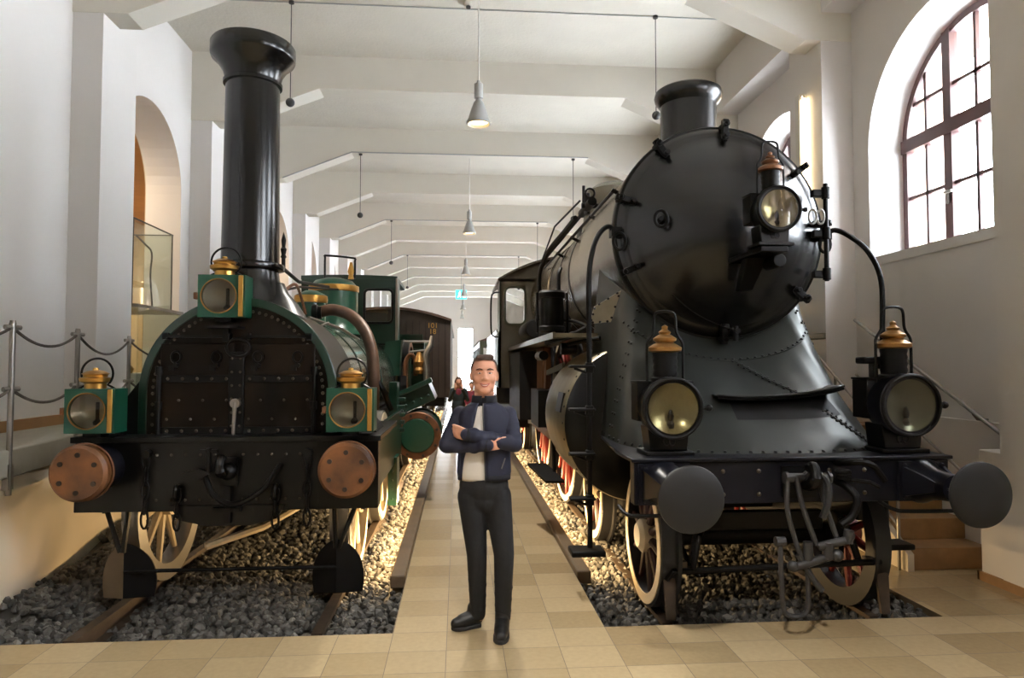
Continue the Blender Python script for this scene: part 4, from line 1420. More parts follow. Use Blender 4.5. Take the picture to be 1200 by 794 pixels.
# domes
MB().lathe([(.48, -.12), (.45, .1), (.44, .40), (.40, .52), (.27, .61), (0, .64)], Q(0, 9.4, KZ + .8), n=40).build('steam_dome', m_reflection_sheet, BL)
MB().lathe([(.36, -.15), (.34, .1), (.3, .22), (.2, .28), (0, .3)], Q(0, 10.6, KZ + .84), n=40).build('sand_dome', m_black_gloss, BL)
# long rods and pipes along the boiler's left side
hy = [KY + .35, 7.0, 8.2, 9.4, 10.8]
ha = R(152)
pts = [Q(.93 * math.cos(ha), y, KZ + .93 * math.sin(ha)) for y in hy]
MB().tube(pts, .017, 8).build('handrail', m_black_matt, BL)
for p in pts[:-1]:
    d = Vector((math.cos(ha), 0, math.sin(ha)))
    MB().cyl(p - d * .11, p + d * .02, .02, n=8).build('handrail_bracket', m_black_matt, BL)
ha2 = R(140)
pts2 = [Q(1.0 * math.cos(ha2), y, KZ + 1.0 * math.sin(ha2)) for y in (7.3, 8.5, 9.5, 11.5)]
MB().tube(pts2, .022, 8).build('ejector_pipe', m_black_matt, BL)
q = MB()
c = Vector(pts2[0])
q.cyl(c + Vector((0, -.1, 0)), c + Vector((0, .5, 0)), .05, n=12).cyl(c + Vector((0, .2, -.08)), c + Vector((0, .2, .16)), .035, n=10)
q.torus(c + Vector((0, .02, .12)), .05, .012, (0, 1, 0), 16, 6).cyl(c + Vector((0, .4, 0)), c + Vector((0, .4, .3)), .018, n=8)
q.cyl(c + Vector((-.08, .1, .0)), c + Vector((.1, .1, .0)), .03, n=10)
q.build('boiler_valve', m_black_matt, BL)
q = MB().tube(curve([pts2[0] + Vector((-.08, .5, -.05)), pts2[0] + Vector((-.12, 1.0, -.1)), pts2[0] + Vector((-.2, 2.0, -.2)), pts2[0] + Vector((-.25, 2.6, -.45)), pts2[0] + Vector((-.22, 2.7, -.95))], 6), .03, 8)
q.build('steam_pipe', m_black_matt, BL)
q = MB().tube([pts2[0] + Vector((-.1, .1, .05)), pts2[0] + Vector((-.18, 1.5, .05)), pts2[0] + Vector((-.1, 3.6, -.1))], .012, 8)
q.build('control_rod', m_black_matt, BL)
# small bright plate with rivets on the smokebox saddle (left side)
q = MB()
pl4 = [at(728, 340, 5.66), at(716, 377, 5.66), at(691, 379, 5.72), at(697, 359, 5.72)]
q.prism(pl4, (0, .03, 0))
for a, b_ in zip(pl4, pl4[1:] + pl4[:1]):
    for t in (.15, .5, .85): q.rivet(a + (b_ - a) * t * .98 + (pl4[0] + pl4[2] - a * 2) * .03, (0, -1, 0), .012)
q.build('saddle_plate', m_casing, BL, mat2=m_black_matt)

# ---- streamlined skirt between smokebox and buffer beam
base = [(-.95, 6.6), (-.96, 6.1), (-.98, 5.6), (-.98, 5.15), (-.90, 4.84), (-.74, 4.63), (-.5, 4.52), (-.25, 4.485), (0, 4.48)]
base = base + [(-x, y) for x, y in base[-2::-1]]
tang = [-76, -66, -58, -49, -40, -30, -20, -10, 0]
tang = tang + [-a for a in tang[-2::-1]]
ty = [6.3, 6.0, 5.78, 5.66, 5.60, 5.58, 5.57, 5.565, 5.56]
ty = ty + ty[-2::-1]


def skirt(u, t):
    """u in 0..16 along the plan, t in 0..1 upward"""
    i = min(int(u), len(base) - 2); f = u - i
    bx = base[i][0] + (base[i + 1][0] - base[i][0]) * f; by = base[i][1] + (base[i + 1][1] - base[i][1]) * f
    a = R(tang[i] + (tang[i + 1] - tang[i]) * f); yy = ty[i] + (ty[i + 1] - ty[i]) * f
    tp = Q((KR + .012) * math.sin(a), yy, KZ - (KR + .012) * math.cos(a)); bp = Q(bx, by, 1.085)
    p = bp + (tp - bp) * t
    k = math.sin(PI * t) * .10
    return p + Vector((0, k * (1 - abs(bx) / 1.34), -.0))


sk = MB()
rows = [[skirt(u, t) for u in np.linspace(0, 16, 65)] for t in np.linspace(0, 1, 15)]
sk.grid(rows)


def skirt_n(u, t):
    a, b_ = skirt(u + .05, t) - skirt(u - .05, t), skirt(u, min(1, t + .02)) - skirt(u, t - .02)
    n = a.cross(b_).normalized()
    return n if n.y < 0 else -n


q = sk
for k in range(40):
    u = 1.2 + 13.6 * k / 39
    q.rivet(skirt(u, .03), skirt_n(u, .03), .014)
    if 2 < u < 14: q.rivet(skirt(u, .80), skirt_n(u, .80), .014)
for u0, u1, t0, t1 in ((8.2, 10.0, .78, .44), (10.4, 11.2, .30, .05), (12.9, 13.7, .95, .1), (3.1, 2.3, .95, .1)):
    for k in range(11):
        f = k / 10; u, t = u0 + (u1 - u0) * f, t0 + (t1 - t0) * f
        for du in (-.09, .09): q.rivet(skirt(u + du, t), skirt_n(u, t), .013)
sk.build('front_skirt', m_fairing, BL, sharp=60, mat2=m_black_matt)
q = MB()
for u0, u1, t0, t1 in ((8.2, 10.0, .78, .44), (10.4, 11.2, .30, .03)):
    q.tube([skirt(u0 + (u1 - u0) * f, t0 + (t1 - t0) * f) + skirt_n(u0, t0) * .002 for f in np.linspace(0, 1, 8)], .008, 6)
q.tube([skirt(u, .79) + skirt_n(u, .79) * .001 for u in np.linspace(2.5, 13.5, 40)], .006, 6)
q.build('skirt_seam', m_fairing, BL)
# projecting shelf
sh_t = .45
q = MB()
fr_ = [skirt(u, sh_t) + Vector((0, .05, 0)) for u in np.linspace(6.7, 11.6, 16)]
ymn = min(p.y for p in fr_)
out_ = [Vector((p.x, ymn - .17, p.z + .01)) for p in fr_]
q.grid([fr_, out_])
o = q.build('skirt_shelf', m_fairing, BL, solid=.014)
q = MB()
for p in out_[1:-1:1]: q.cyl(p + Vector((0, .05, -.035)), p + Vector((0, .05, -.005)), .013, n=7)
q.tube([p + Vector((0, .02, -.02)) for p in out_], .012, 6)
q.build('shelf_bolts', m_black_matt, BL)
q = MB()
q.grid([[skirt(u, t) + skirt_n(u, t) * .004 for u in np.linspace(7.2, 10.9, 16)] for t in (.26, .41)])
q.build('skirt_inlet_shade', m_black_matt, BL)  # black sheet paints the shade of the inlet under the shelf

# cylinders with rounded cladding and front covers
for sgn in (-1, 1):
    cx_, cz_, cr_ = sgn * .62, 1.19, .655
    cy_ = MB().lathe([(cr_ - .01, 0), (cr_, .02), (cr_, 1.25), (cr_ - .03, 1.27)], Q(cx_, 5.98, cz_), (0, 1, 0), 64, (1, 1.06))
    o = cy_.build('cylinder_cladding', m_casing, BL)
    q = MB()
    for k in range(30):
        a = 2 * PI * k / 30
        q.rivet(Q(cx_ + cr_ * math.cos(a), 6.02, cz_ + cr_ * 1.06 * math.sin(a)), (math.cos(a), 0, math.sin(a)), .012)
    q.build('cladding_rivets', m_black_matt, o)
    cv = MB().lathe([(0, -.14), (cr_ * .35, -.13), (cr_ * .7, -.09), (cr_ * .93, -.03), (cr_ - .01, .0), (cr_ - .01, .03)], Q(cx_, 5.98, cz_), (0, 1, 0), 64, (1, 1.06))
    cv.build('cylinder_cover', m_black, BL)
    # plate strip on the cladding
    MB().obox(Q(cx_ + sgn * (cr_ - .005) * math.cos(R(12)), 6.3, cz_ + .17), (.02, .3, .18), Matrix.Rotation(R(-12 * sgn), 3, 'Y')).build('number_plate', m_buffer, o)

# buffer beam, footplate
q = MB()
q.box(XB - 1.07, XB + 1.07, 4.35, 4.45, .80, 1.075)
for k in range(9):
    for z in (.86, 1.01):
        q.rivet(Q(-.96 + .24 * k, 4.35, z), (0, -1, 0), .018)
q.build('buffer_beam', m_blue_black, BL, bevel=.01, mat2=m_rivet_glint)
q = MB().prism([Q(-1.09, 4.33, 1.075), Q(1.09, 4.33, 1.075), Q(1.09, 4.75, 1.075), Q(.98, 5.8, 1.075), Q(-.98, 5.8, 1.075), Q(-1.09, 4.75, 1.075)], (0, 0, .025))
q.build('footplate', m_blue_black, BL, bevel=.006)
# buffers
for sgn in (-1, 1):
    bx, bz = XB + sgn * .875, .935
    b = MB().lathe([(0, .0), (.10, .004), (.18, .012), (.192, .02), (.195, .035), (.185, .05), (.06, .065), (0, .065)], (bx, 3.80, bz), (0, 1, 0), 56).build('buffer', m_buffer, BL)
    MB().lathe([(.05, .06), (.05, .22), (.085, .23), (.095, .38), (.13, .50), (.15, .54), (.15, .56), (0, .56)], (bx, 3.80, bz), (0, 1, 0), 28).build('buffer_stock', m_blue_black, b)
    q = MB().box(bx - .17, bx + .17, 4.325, 4.35, bz - .13, bz + .13)
    for sx in (-1, 1):
        for sz in (-1, 1): q.rivet((bx + sx * .13, 4.325, bz + sz * .1), (0, -1, 0), .02)
        q.prism([(bx + sx * .15, 4.33, bz + .10), (bx + sx * .15, 4.33, bz - .10), (bx + sx * .06, 4.0, bz)], (sx * -.02, 0, 0))
    q.build('buffer_flange', m_blue_black, b)
    q = MB().tube(curve([Q(sgn * .875 - .3 * 1, 4.34, .80), Q(sgn * .875 - .28, 4.22, .775), Q(sgn * .875 - .2, 4.18, .77), Q(sgn * .875 + .22, 4.18, .77), Q(sgn * .875 + .27, 4.2, .79), Q(sgn * .875 + .26, 4.34, .86)], 5), .013, 8)
    q.build('shunter_grip', m_black_matt, BL)
# coupling: hook, shackle, screw, hoses
q = MB()
q.box(XB - .09, XB + .13, 4.32, 4.35, .84, 1.04)
q.tube(curve([Q(.02, 4.35, .95), Q(.02, 4.2, .95), Q(.02, 4.12, .99), Q(.02, 4.14, 1.06), Q(.02, 4.2, 1.05)], 5), [.045] * 12 + [.035] * 8 + [.02], 10)
q.build('draw_hook', m_black, BL)
q = MB().cyl(Q(-.12, 4.22, .985), Q(.16, 4.22, .985), .03, n=12)
for sx in (-1, 1): q.cyl(Q(.02 + sx * .13, 4.22, .985), Q(.02 + sx * .15, 4.22, .985), .04, n=12)
q.build('shackle_pin', m_link, BL)
q = MB()
for sx in (-.06, .09):
    q.tube(curve([Q(sx, 4.2, .99), Q(sx + .01, 4.17, .85), Q(sx + .05, 4.15, .70), Q(sx + .09, 4.14, .58)], 4), .017, 8)
q.tube(curve([Q(-.12, 4.2, .97), Q(-.14, 4.17, .8), Q(-.1, 4.16, .62), Q(-.06, 4.16, .5)], 4), .016, 8)
q.build('shackle', m_link, BL)
q = MB()
q.cyl(Q(.04, 4.14, .57), Q(.22, 4.10, .62), .026, n=12).cyl(Q(.21, 4.10, .60), Q(.22, 4.10, .68), .03, n=12)
q.cyl(Q(-.12, 4.15, .44), Q(.14, 4.13, .52), .026, n=12).sphere(Q(.15, 4.12, .52), .04, 12, 8)
q.tube([Q(-.08, 4.16, .52), Q(.0, 4.15, .38), Q(.06, 4.14, .3)], .02, 8)
q.cyl(Q(.10, 4.13, .60), Q(.10, 4.13, .50), .035, n=12).cyl(Q(-.02, 4.15, .60), Q(-.02, 4.15, .46), .03, n=12)
q.sphere(Q(.22, 4.1, .645), .035, 12, 8).sphere(Q(-.12, 4.15, .45), .036, 12, 8)
q.build('coupling_screw', m_link, BL)
q = MB()
pts = [Q(-.19, 4.17, .60), Q(-.19, 4.16, .4), Q(-.18, 4.16, .2), Q(-.14, 4.16, .145), Q(-.06, 4.16, .145), Q(-.02, 4.16, .2), Q(-.02, 4.16, .4), Q(-.02, 4.16, .55)]
q.tube(curve(pts, 4), .016, 8)
q.cyl(Q(-.22, 4.17, .6), Q(-.16, 4.17, .6), .03, n=10)
q.build('coupling_loop', m_link, BL)
q = MB()
q.tube(curve([Q(.28, 4.34, 1.06), Q(.28, 4.2, 1.08), Q(.34, 4.14, 1.09), Q(.42, 4.14, 1.06), Q(.50, 4.16, .97)], 5), .02, 8)
q.tube(curve([Q(.26, 4.34, .95), Q(.27, 4.2, .93), Q(.3, 4.14, .86), Q(.27, 4.14, .76), Q(.2, 4.15, .70)], 5), .024, 10)
for z in (.98, 1.0, 1.02): q.torus(Q(.27, 4.24, z), .04, .011, (0, 0, 1), 16, 6)
q.tube([Q(.3, 4.2, .97), Q(.4, 4.16, .96), Q(.46, 4.16, .93)], .014, 8)
q.build('brake_hose', m_black_matt, BL)
q = MB().tube(curve([Q(.03, 4.2, 1.04), Q(.1, 4.14, .98), Q(.1, 4.12, .86), Q(.06, 4.12, .75)], 5), .022, 8)
q.cyl(Q(.0, 4.2, 1.0), Q(.06, 4.17, 1.07), .025, n=10)
q.build('coupling_lever', m_buffer, BL)
# wires under beam
MB().tube([Q(-.72, 4.5, .76), Q(-.3, 4.5, .80)], .008, 6).build('brake_wire', m_steel, BL)
q = MB()
q.box(XB - .62, XB + .52, 4.95, 5.02, .48, .62)
q.build('stretcher', m_black, BL, bevel=.008)
q = MB().tube([Q(-.78, 4.62, .14 + .1), Q(-.74, 4.6, .30), Q(-.6, 4.6, .30), Q(.6, 4.6, .33), Q(.74, 4.6, .33)], .022, 8)
q.build('guard_bar', m_black_matt, BL)
q = MB().tube([Q(-.6, 4.6, .3), Q(-.55, 4.62, .52), Q(-.4, 4.9, .55)], .02, 8).tube([Q(-.62, 4.6, .32), Q(-.62, 4.95, .5)], .02, 8)
q.build('guard_strut', m_black_matt, BL)
for sgn in (-1, 1):
    q = MB().prism([Q(sgn * .76 - .03, 4.58, -.02), Q(sgn * .76 + .03, 4.58, -.02), Q(sgn * .76 + .05, 4.62, .24), Q(sgn * .76 + .02, 4.63, .35), Q(sgn * .76 - .06, 4.63, .35), Q(sgn * .76 - .04, 4.62, .24)], (0, .025, 0))
    q.box(XB + sgn * .76 - .12 * (sgn > 0), XB + sgn * .76 + .12 * (sgn < 0), 4.60, 4.66, .31, .36)
    q.build('guard_iron', m_rust, BL)
    q = MB().tube([Q(sgn * .52, 4.7, .62), Q(sgn * .56, 4.66, .5), Q(sgn * .60, 4.64, .34)], .025, 8)
    q.build('guard_arm', m_black, BL)
# bogie and driving wheels
for sgn in (-1, 1):
    for wy in (5.09, 7.0):
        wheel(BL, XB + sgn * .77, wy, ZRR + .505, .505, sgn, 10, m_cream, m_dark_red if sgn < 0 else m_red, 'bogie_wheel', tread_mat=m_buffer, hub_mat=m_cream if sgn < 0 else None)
    for wy in (8.95, 11.2):
        wheel(BL, XB + sgn * .77, wy, ZRR + 1.10, 1.10, sgn, 18, m_cream, m_red, 'driving_wheel', tread_mat=m_buffer)
    MB().box(XB + sgn * .60 - .015, XB + sgn * .60 + .015, 4.6, 12.5, .62, 1.0).build('main_frame', m_black_matt, BL)
    q = MB().box(XB + sgn * .60 - .02, XB + sgn * .60 + .02, 4.85, 7.6, .32, .62)
    q.build('bogie_frame', m_black_matt, BL)
for wy in (5.09, 7.25): MB().cyl(Q(-.78, wy, ZRR + .505), Q(.78, wy, ZRR + .505), .08, n=16).build('axle', m_black_matt, BL)
MB().cyl(Q(-.42, 6.2, .95), Q(-.42, 6.2, .95) + Vector((0, -.9, 0)), .22, n=24).build('inside_cylinder', m_black_matt, BL)
MB().cyl(Q(.42, 6.2, .95), Q(.42, 6.2, .95) + Vector((0, -.9, 0)), .22, n=24).build('inside_cylinder', m_black_matt, BL)
MB().box(XB - .6, XB + .6, 5.9, 6.1, .45, 1.1).build('saddle_casting', m_black_matt, BL)
MB().box(XB - .55, XB + .55, 8.0, 8.05, .2, 1.9).build('ash_plate', m_black_matt, BL)
# coupling and piston rods, crosshead, valve gear on the left (aisle) side and right side
for sgn in (-1, 1):
    MB().bar(Q(sgn * .97, 8.95, .78), Q(sgn * .97, 11.2, .78), .05, .11).build('coupling_rod', m_copper, BL)
    MB().bar(Q(sgn * 1.03, 7.95, 1.02), Q(sgn * 1.03, 11.2, .80), .05, .10).build('connecting_rod', m_casing, BL)
    q = MB().cyl(Q(sgn * .95, 7.2, 1.30), Q(sgn * .95, 8.0, 1.15), .04, n=12)
    q.build('piston_rod', m_steel, BL)
    q = MB().box(XB + sgn * .95 - .09, XB + sgn * .95 + .09, 7.85, 8.15, .88, 1.42)
    q.build('crosshead', m_copper, BL, bevel=.01)
    for z in (1.48, .82):
        MB().box(XB + sgn * .95 - .05, XB + sgn * .95 + .05, 7.2, 8.7, z - .03, z + .03).build('slide_bar', m_casing, BL)
    q = MB().prism([Q(sgn * 1.05, 8.55, 1.0), Q(sgn * 1.05, 8.75, 1.0), Q(sgn * 1.05, 8.8, 1.4), Q(sgn * 1.05, 8.72, 1.8), Q(sgn * 1.05, 8.5, 1.8), Q(sgn * 1.05, 8.58, 1.4)], (sgn * .05, 0, 0))
    q.build('expansion_link', m_copper, BL)
    q = MB().bar(Q(sgn * 1.08, 8.62, 1.6), Q(sgn * 1.08, 7.2, 1.7), .03, .06).bar(Q(sgn * 1.08, 8.62, 1.1), Q(sgn * 1.08, 9.3, .9), .03, .06).bar(Q(sgn * 1.06, 8.0, 1.6), Q(sgn * 1.06, 8.0, .8), .03, .05)
    q.build('valve_rod', m_casing, BL)
    q = MB().box(XB + sgn * 1.0 - .06, XB + sgn * 1.0 + .06, 9.2, 9.9, 1.35, 1.95)
    q.build('splasher_box', m_copper, BL, bevel=.02)
    MB().box(XB + sgn * 1.05 - .2, XB + sgn * 1.05 + .2, 8.1, 8.9, 1.0 - .04, 1.4).build('motion_bracket', m_black_matt, BL)
    # running board, edge strip, underframe boxes
    MB().box(XB + sgn * 1.10 - .22, XB + sgn * 1.10 + .22, 6.3, 12.0, 1.96, 2.0).build('running_board', m_casing, BL)
    MB().box(XB + sgn * 1.31 - .012, XB + sgn * 1.31 + .012, 6.3, 12.0, 1.95, 2.01).build('board_edge', m_casing, BL)
    # sloping casing from cylinder to running board
    MB().box(XB + sgn * 1.05 - .16, XB + sgn * 1.05 + .16, 12.6, 13.2, .55, 1.25).build('injector_box', m_black_matt, BL)
# low footboard over the ballast on the aisle side
q = MB().prism([Q(-1.58, 6.3, .62), Q(-1.22, 6.0, .62), Q(-1.18, 7.0, .62), Q(-1.50, 7.2, .62)], (0, 0, .03))
# air pump on the running board
pu = MB().lathe([(.0, 0), (.12, 0), (.135, .02), (.135, .06), (.12, .07), (.12, .34), (.135, .35), (.135, .40), (.12, .42), (0, .43)], Q(-1.27, 6.75, 2.02), n=28)
pu.build('feed_pump', m_black_matt, BL)
q = MB()
for sx in (-.15, .15): q.tube([Q(-1.27 + sx, 6.72, 2.02), Q(-1.27 + sx, 6.72, 2.42)], .014, 8)
q.tube(curve([Q(-1.2, 6.75, 2.44), Q(-1.2, 6.75, 2.6), Q(-1.17, 6.8, 2.68)], 4), .02, 8)
q.tube(curve([Q(-1.14, 6.8, 2.15), Q(-1.0, 6.7, 2.12), Q(-.9, 6.6, 2.05)], 4), .018, 8)
q.build('pump_pipe', m_black_matt, BL)
q = MB().cyl(Q(-1.2, 7.7, 2.02), Q(-1.2, 7.7, 2.44), .09, n=18).cyl(Q(-1.2, 7.7, 2.2), Q(-1.2, 7.7, 2.26), .13, n=18).cyl(Q(-1.02, 8.0, 2.2), Q(-1.02, 8.4, 2.2), .16, n=18)
q.build('oil_pump', m_black_matt, BL)
q = MB().lathe([(0, 0), (.11, 0), (.13, .03), (.13, .95), (.12, .98), (0, .98)], Q(-1.2, 8.9, 2.18), (0, 1, 0), 24)
q.build('air_reservoir', m_black_matt, BL)
q = MB().tube(curve([Q(-1.3, 6.9, 1.93), Q(-1.15, 6.5, 1.97), Q(-1.0, 6.25, 2.05)], 4), .03, 8).tube([Q(-1.15, 6.6, 1.9), Q(-.9, 6.2, 1.95)], .02, 8)
q.cyl(Q(-1.2, 6.62, 1.86), Q(-1.05, 6.62, 1.86), .06, n=14).cyl(Q(-1.32, 7.0, 1.80), Q(-1.32, 7.4, 1.80), .05, n=12)
q.build('oil_pipe', m_black_matt, BL)
# cab
cyb = 12.0
q = MB()
zs, zp_ = 3.18, 3.62
out = [(-1.47, 1.9), (-1.47, zs)]
for k in range(11):
    t = -1 + 2 * k / 10
    out.append((t * 1.40, zs + .12 + (zp_ - zs - .12) * (1 - t * t)))
out += [(1.47, zs), (1.47, 1.9)]
cwx0, cwx1 = -1.40, -1.02
q = holed_sheet(XB - 1.47, XB + 1.47, 1.3, zs + .05, [(XB - 1.38, XB - 1.02, 2.42, 3.08, .1), (XB + 1.02, XB + 1.38, 2.42, 3.08, .1)], cyb, .04)
q.prism([Q(x, cyb, z) for x, z in out[1:-1]], (0, .04, 0))
q.build('cab_front', m_reflection_sheet, BL)
MB().box(XB - 1.38, XB - 1.02, cyb + .015, cyb + .02, 2.42, 3.08).build('cab_glass', m_glass, BL)
q = MB().tube([(x, cyb - .004, z) for x, z in rrect(XB - 1.38, XB - 1.02, 2.42, 3.08, .1)], .02, 8, closed=True)
q.build('window_bead', m_olive, BL)
rf = [(t * 1.52, zs + .02 + (zp_ - zs) * (1 - abs(t) ** 2.2)) for t in np.linspace(-1, 1, 25)]
MB().prism([Q(x, cyb - .25, z) for x, z in rf] + [Q(x, cyb - .25, z - .04) for x, z in rf[::-1]], (0, 2.0, 0)).build('cab_roof', m_reflection_sheet, BL)
for sgn in (-1, 1):
    q = MB().box(XB + sgn * 1.46 - .015, XB + sgn * 1.46 + .015, cyb, cyb + .55, 1.3, zs)
    q.box(XB + sgn * 1.46 - .015, XB + sgn * 1.46 + .015, cyb, cyb + 1.6, 1.3, 2.3)
    q.build('cab_side', m_olive, BL)
q = MB().tube(curve([Q(-1.47, cyb + .1, 3.0), Q(-1.58, cyb + .1, 2.98), Q(-1.62, cyb + .1, 2.85), Q(-1.62, cyb + .1, 2.35), Q(-1.58, cyb + .1, 2.22), Q(-1.47, cyb + .1, 2.2)], 4), .015, 8)
q.build('cab_handrail', m_black_matt, BL)
MB().box(XB - 1.42, XB + 1.42, 14.0, 18.5, .9, 2.45).build('tender', m_black_gloss, BL, bevel=.03)
for sgn in (-1, 1):
    for wy in (14.6, 16.2, 17.8): wheel(BL, XB + sgn * .77, wy, ZRR + .5, .5, sgn, 10, m_cream, m_red, 'tender_wheel')
MB().cyl(Q(-1.1, 12.9, 1.55), Q(-1.1, 13.7, 1.55), .25, n=20).build('brake_cylinder', m_black_matt, BL)
MB().box(XB - 1.3, XB - 1.0, 10.0, 12.0, .9, 1.9).build('firebox_side', m_black_matt, BL)

# pipes with footsteps at both front corners
for sgn in (-1, 1):
    xs = sgn * 1.19
    py_ = 5.22
    pts = curve([Q(sgn * .90, KY - .05, KZ - .02), Q(sgn * .97, KY - .1, KZ + .02), Q(sgn * 1.06, KY - .18, KZ - .05), Q(sgn * 1.14, py_ + .08, KZ - .2), Q(xs, py_, KZ - .45), Q(xs, py_, KZ - .9)], 6) + [Q(xs, py_, 1.5), Q(xs, py_, .30)]
    MB().tube(pts, .021, 10).build('step_pole', m_black_matt, BL)
    q = MB().obox(Q(sgn * .90, KY - .05, KZ - .02), (.09, .1, .08))
    q.torus(Q(sgn * .88, KY - .1, KZ - .1), .05, .014, (0, 1, 0), 16, 6, 1.4)
    q.build('pole_bracket', m_black_matt, BL)
    for z in (1.69, 1.36, 1.02, .68) if sgn < 0 else (1.72,):
        q = MB().obox(Q(xs + sgn * .06, py_, z), (.2, .11, .022)).bar(Q(xs + sgn * .02, py_, z - .05), Q(xs + sgn * .12, py_, z - .012), .03, .02)
        q.box(XB + xs - .03, XB + xs + .03, py_ - .03, py_ + .03, z - .05, z + .03)
        q.build('footstep', m_black_matt, BL, bevel=.008)
    q = MB().obox(Q(xs + sgn * .03, py_ - .02, .285), (.26, .2, .045))
    q.build('bottom_step', m_black_matt, BL, bevel=.012)
# tread plate hanging beside the ballast
q = MB().prism([at(618, 545, 7.4), at(640, 545, 7.4), at(662, 566, 6.8), at(640, 566, 6.8)], (0, 0, .025))
q.build('side_step', m_black_matt, BL)
MB().tube([at(650, 556, 7.1) + Vector((0, 0, .01)), Q(-1.2, 7.2, 1.0)], .02, 8).build('step_hanger', m_black_matt, BL)


# ------------------------------------------------------------------ round headlamps
def head_lamp(label, loc, s, lens_mat, cap_mat, lid=False):
    t = thing('head_lamp', label, 'lamp', (0, 0, 0), 'round headlamps on the black locomotive')
    r = .205
    zc = .33
    q = MB().lathe([(r - .03, .0), (r, 0), (r + .012, .01), (r + .012, .04), (r - .005, .05), (r - .005, .2), (r - .02, .24), (.12, .30), (0, .30)], (0, -.2, zc), (0, 1, 0), 48)
    q.build('lamp_drum', m_blue_black if lid else m_black, t)
    MB().torus((0, -.2, zc), r - .004, .014, (0, 1, 0), 48, 8).build('lens_bezel', m_black_matt, t)
    MB().lathe([(0, .09), (.08, .08), (.15, .045), (.192, .01)], (0, -.2, zc), (0, 1, 0), 40).build('reflector', lens_mat, t)
    MB().lathe([(0, -.012), (.1, -.008), (.195, .006), (.195, .01), (0, .01)], (0, -.2, zc), (0, 1, 0), 40).build('lens', m_lamp_glass, t)
    q = MB().lathe([(0, 0), (.02, 0), (.026, .03), (.014, .05), (.022, .08), (.012, .12), (0, .13)], (0.0, -.14, zc - .14), n=14)
    q.build('burner', m_black_matt, t)
    # box behind, pedestal, flange
    q = MB().box(-.2, .2, -.02, .16, zc - .1, zc + .17)
    q.box(-.205, .205, -.03, .17, zc + .17, zc + .185)
    q.build('lamp_case', m_black_matt, t, bevel=.006)
    q = MB().prism([(-.13, -.1, .03), (.13, -.1, .03), (.15, -.1, .2), (-.15, -.1, .2)], (0, .2, 0))
    q.build('pedestal', m_black, t, bevel=.008)
    q = MB().box(-.17, .17, -.14, .14, 0, .03)
    q.build('base_plate', m_black, t, bevel=.006)
    q = MB()
    for dx in (-.02, .02): q.torus((dx, -.104, .1), .022, .004, (0, 1, 0), 16, 6, 1.4)
    q.build('cast_mark', m_buffer, t)
    q = MB().lathe([(.10, 0), (.1, .03), (.085, .035)] + [(.088 if k % 2 else .082, .04 + .022 * k) for k in range(8)] + [(.088, .22), (.0, .22)], (0, -.02, zc + r - .03), n=28)
    q.build('lamp_chimney', m_black_matt, t)
    z0 = zc + r + .18
    q = MB().lathe([(.09, 0), (.115, .01), (.118, .035), (.08, .06), (.06, .07), (.08, .085), (.082, .1), (.045, .125), (.035, .13), (.045, .145), (.02, .165), (.022, .185), (0, .2)], (0, -.02, z0), n=28)
    q.build('lamp_cap', cap_mat, t)
    zt_ = z0 + .29
    pts = curve([(-.13, -.02, zc + .14), (-.13, -.02, zc + .40), (-.125, -.02, zc + .46), (-.085, -.02, zc + .53), (-.075, -.02, zt_ - .03), (-.04, -.02, zt_), (.04, -.02, zt_), (.075, -.02, zt_ - .03), (.085, -.02, zc + .53), (.125, -.02, zc + .46), (.13, -.02, zc + .40), (.13, -.02, zc + .14)], 5)
    MB().tube(pts, .010, 8).build('carrying_handle', m_black_matt, t)
    q = MB().cyl((r + .01, -.16, zc), (r + .05, -.16, zc), .016, n=10).sphere((r + .06, -.16, zc), .025, 12, 8)
    q.build('side_knob', m_black, t)
    if lid:
        q = MB().box(-.2, -.02, -.0, .12, zc + .28, zc + .33).cyl((-.1, .06, zc + .18), (-.1, .06, zc + .29), .03, n=12)
        q.build('filler_cap', m_blue_black, t, bevel=.012)
    t.location = loc; t.scale = (s, s, s)
    return t


head_lamp('round headlamp with yellowed lens on the left end of the black buffer beam', (1.405, 4.58, 1.10), .96, m_lens, m_old_brass)
head_lamp('round headlamp with clear grey lens on the right end of the black buffer beam', (3.04, 4.58, 1.10), 1.0, m_lens_grey, m_old_brass, lid=True)
q = MB().box(XB + .02 - .10, XB + .02 + .10, 4.62, 5.2, 2.50, 2.54).prism([Q(-.06, 4.9, 2.5), Q(.1, 4.9, 2.5), Q(.07, 5.1, 2.28), Q(-.03, 5.1, 2.28)], (0, .1, 0)).cyl(Q(.12, 4.75, 2.46), Q(.12, 4.95, 2.46), .05, n=14)
q.build('lamp_bracket', m_black_matt, BL, bevel=.006)
head_lamp('small round headlamp with copper cap high on the smokebox door', (2.235, 4.72, 2.545), .76, m_lens, m_copper)

# ------------------------------------------------------------------ rolling stock further back
cr = thing('railway_carriage', 'dark brown railway carriage with curved roof behind the green locomotive', 'carriage', (XC, 16.0, .2))
q = MB()
cw = 1.42
q.box(XC - cw, XC + cw, 16.0, 26.0, .95, 2.72)
q.build('body', m_carriage, cr)
rf = [(t * (cw + .06), 2.72 + .28 * (1 - t * t)) for t in np.linspace(-1, 1, 21)]
MB().prism([(XC + x, 16.0, z) for x, z in rf], (0, 10.0, 0)).build('end_gable', m_carriage, cr)
MB().prism([(XC + x, 15.85, z + .05) for x, z in rf] + [(XC + x, 15.85, z) for x, z in rf[::-1]], (0, 10.3, 0)).build('roof', m_carriage_roof, cr)
q = MB()
for k in range(19): q.box(XC - cw + .05 + k * .15, XC - cw + .06 + k * .15, 15.985, 16.0, 1.0, 2.72)
q.build('plank_strips', m_black_matt, cr)
q = MB().box(XC + cw - .05, XC + cw + .04, 15.97, 16.05, .95, 2.72)
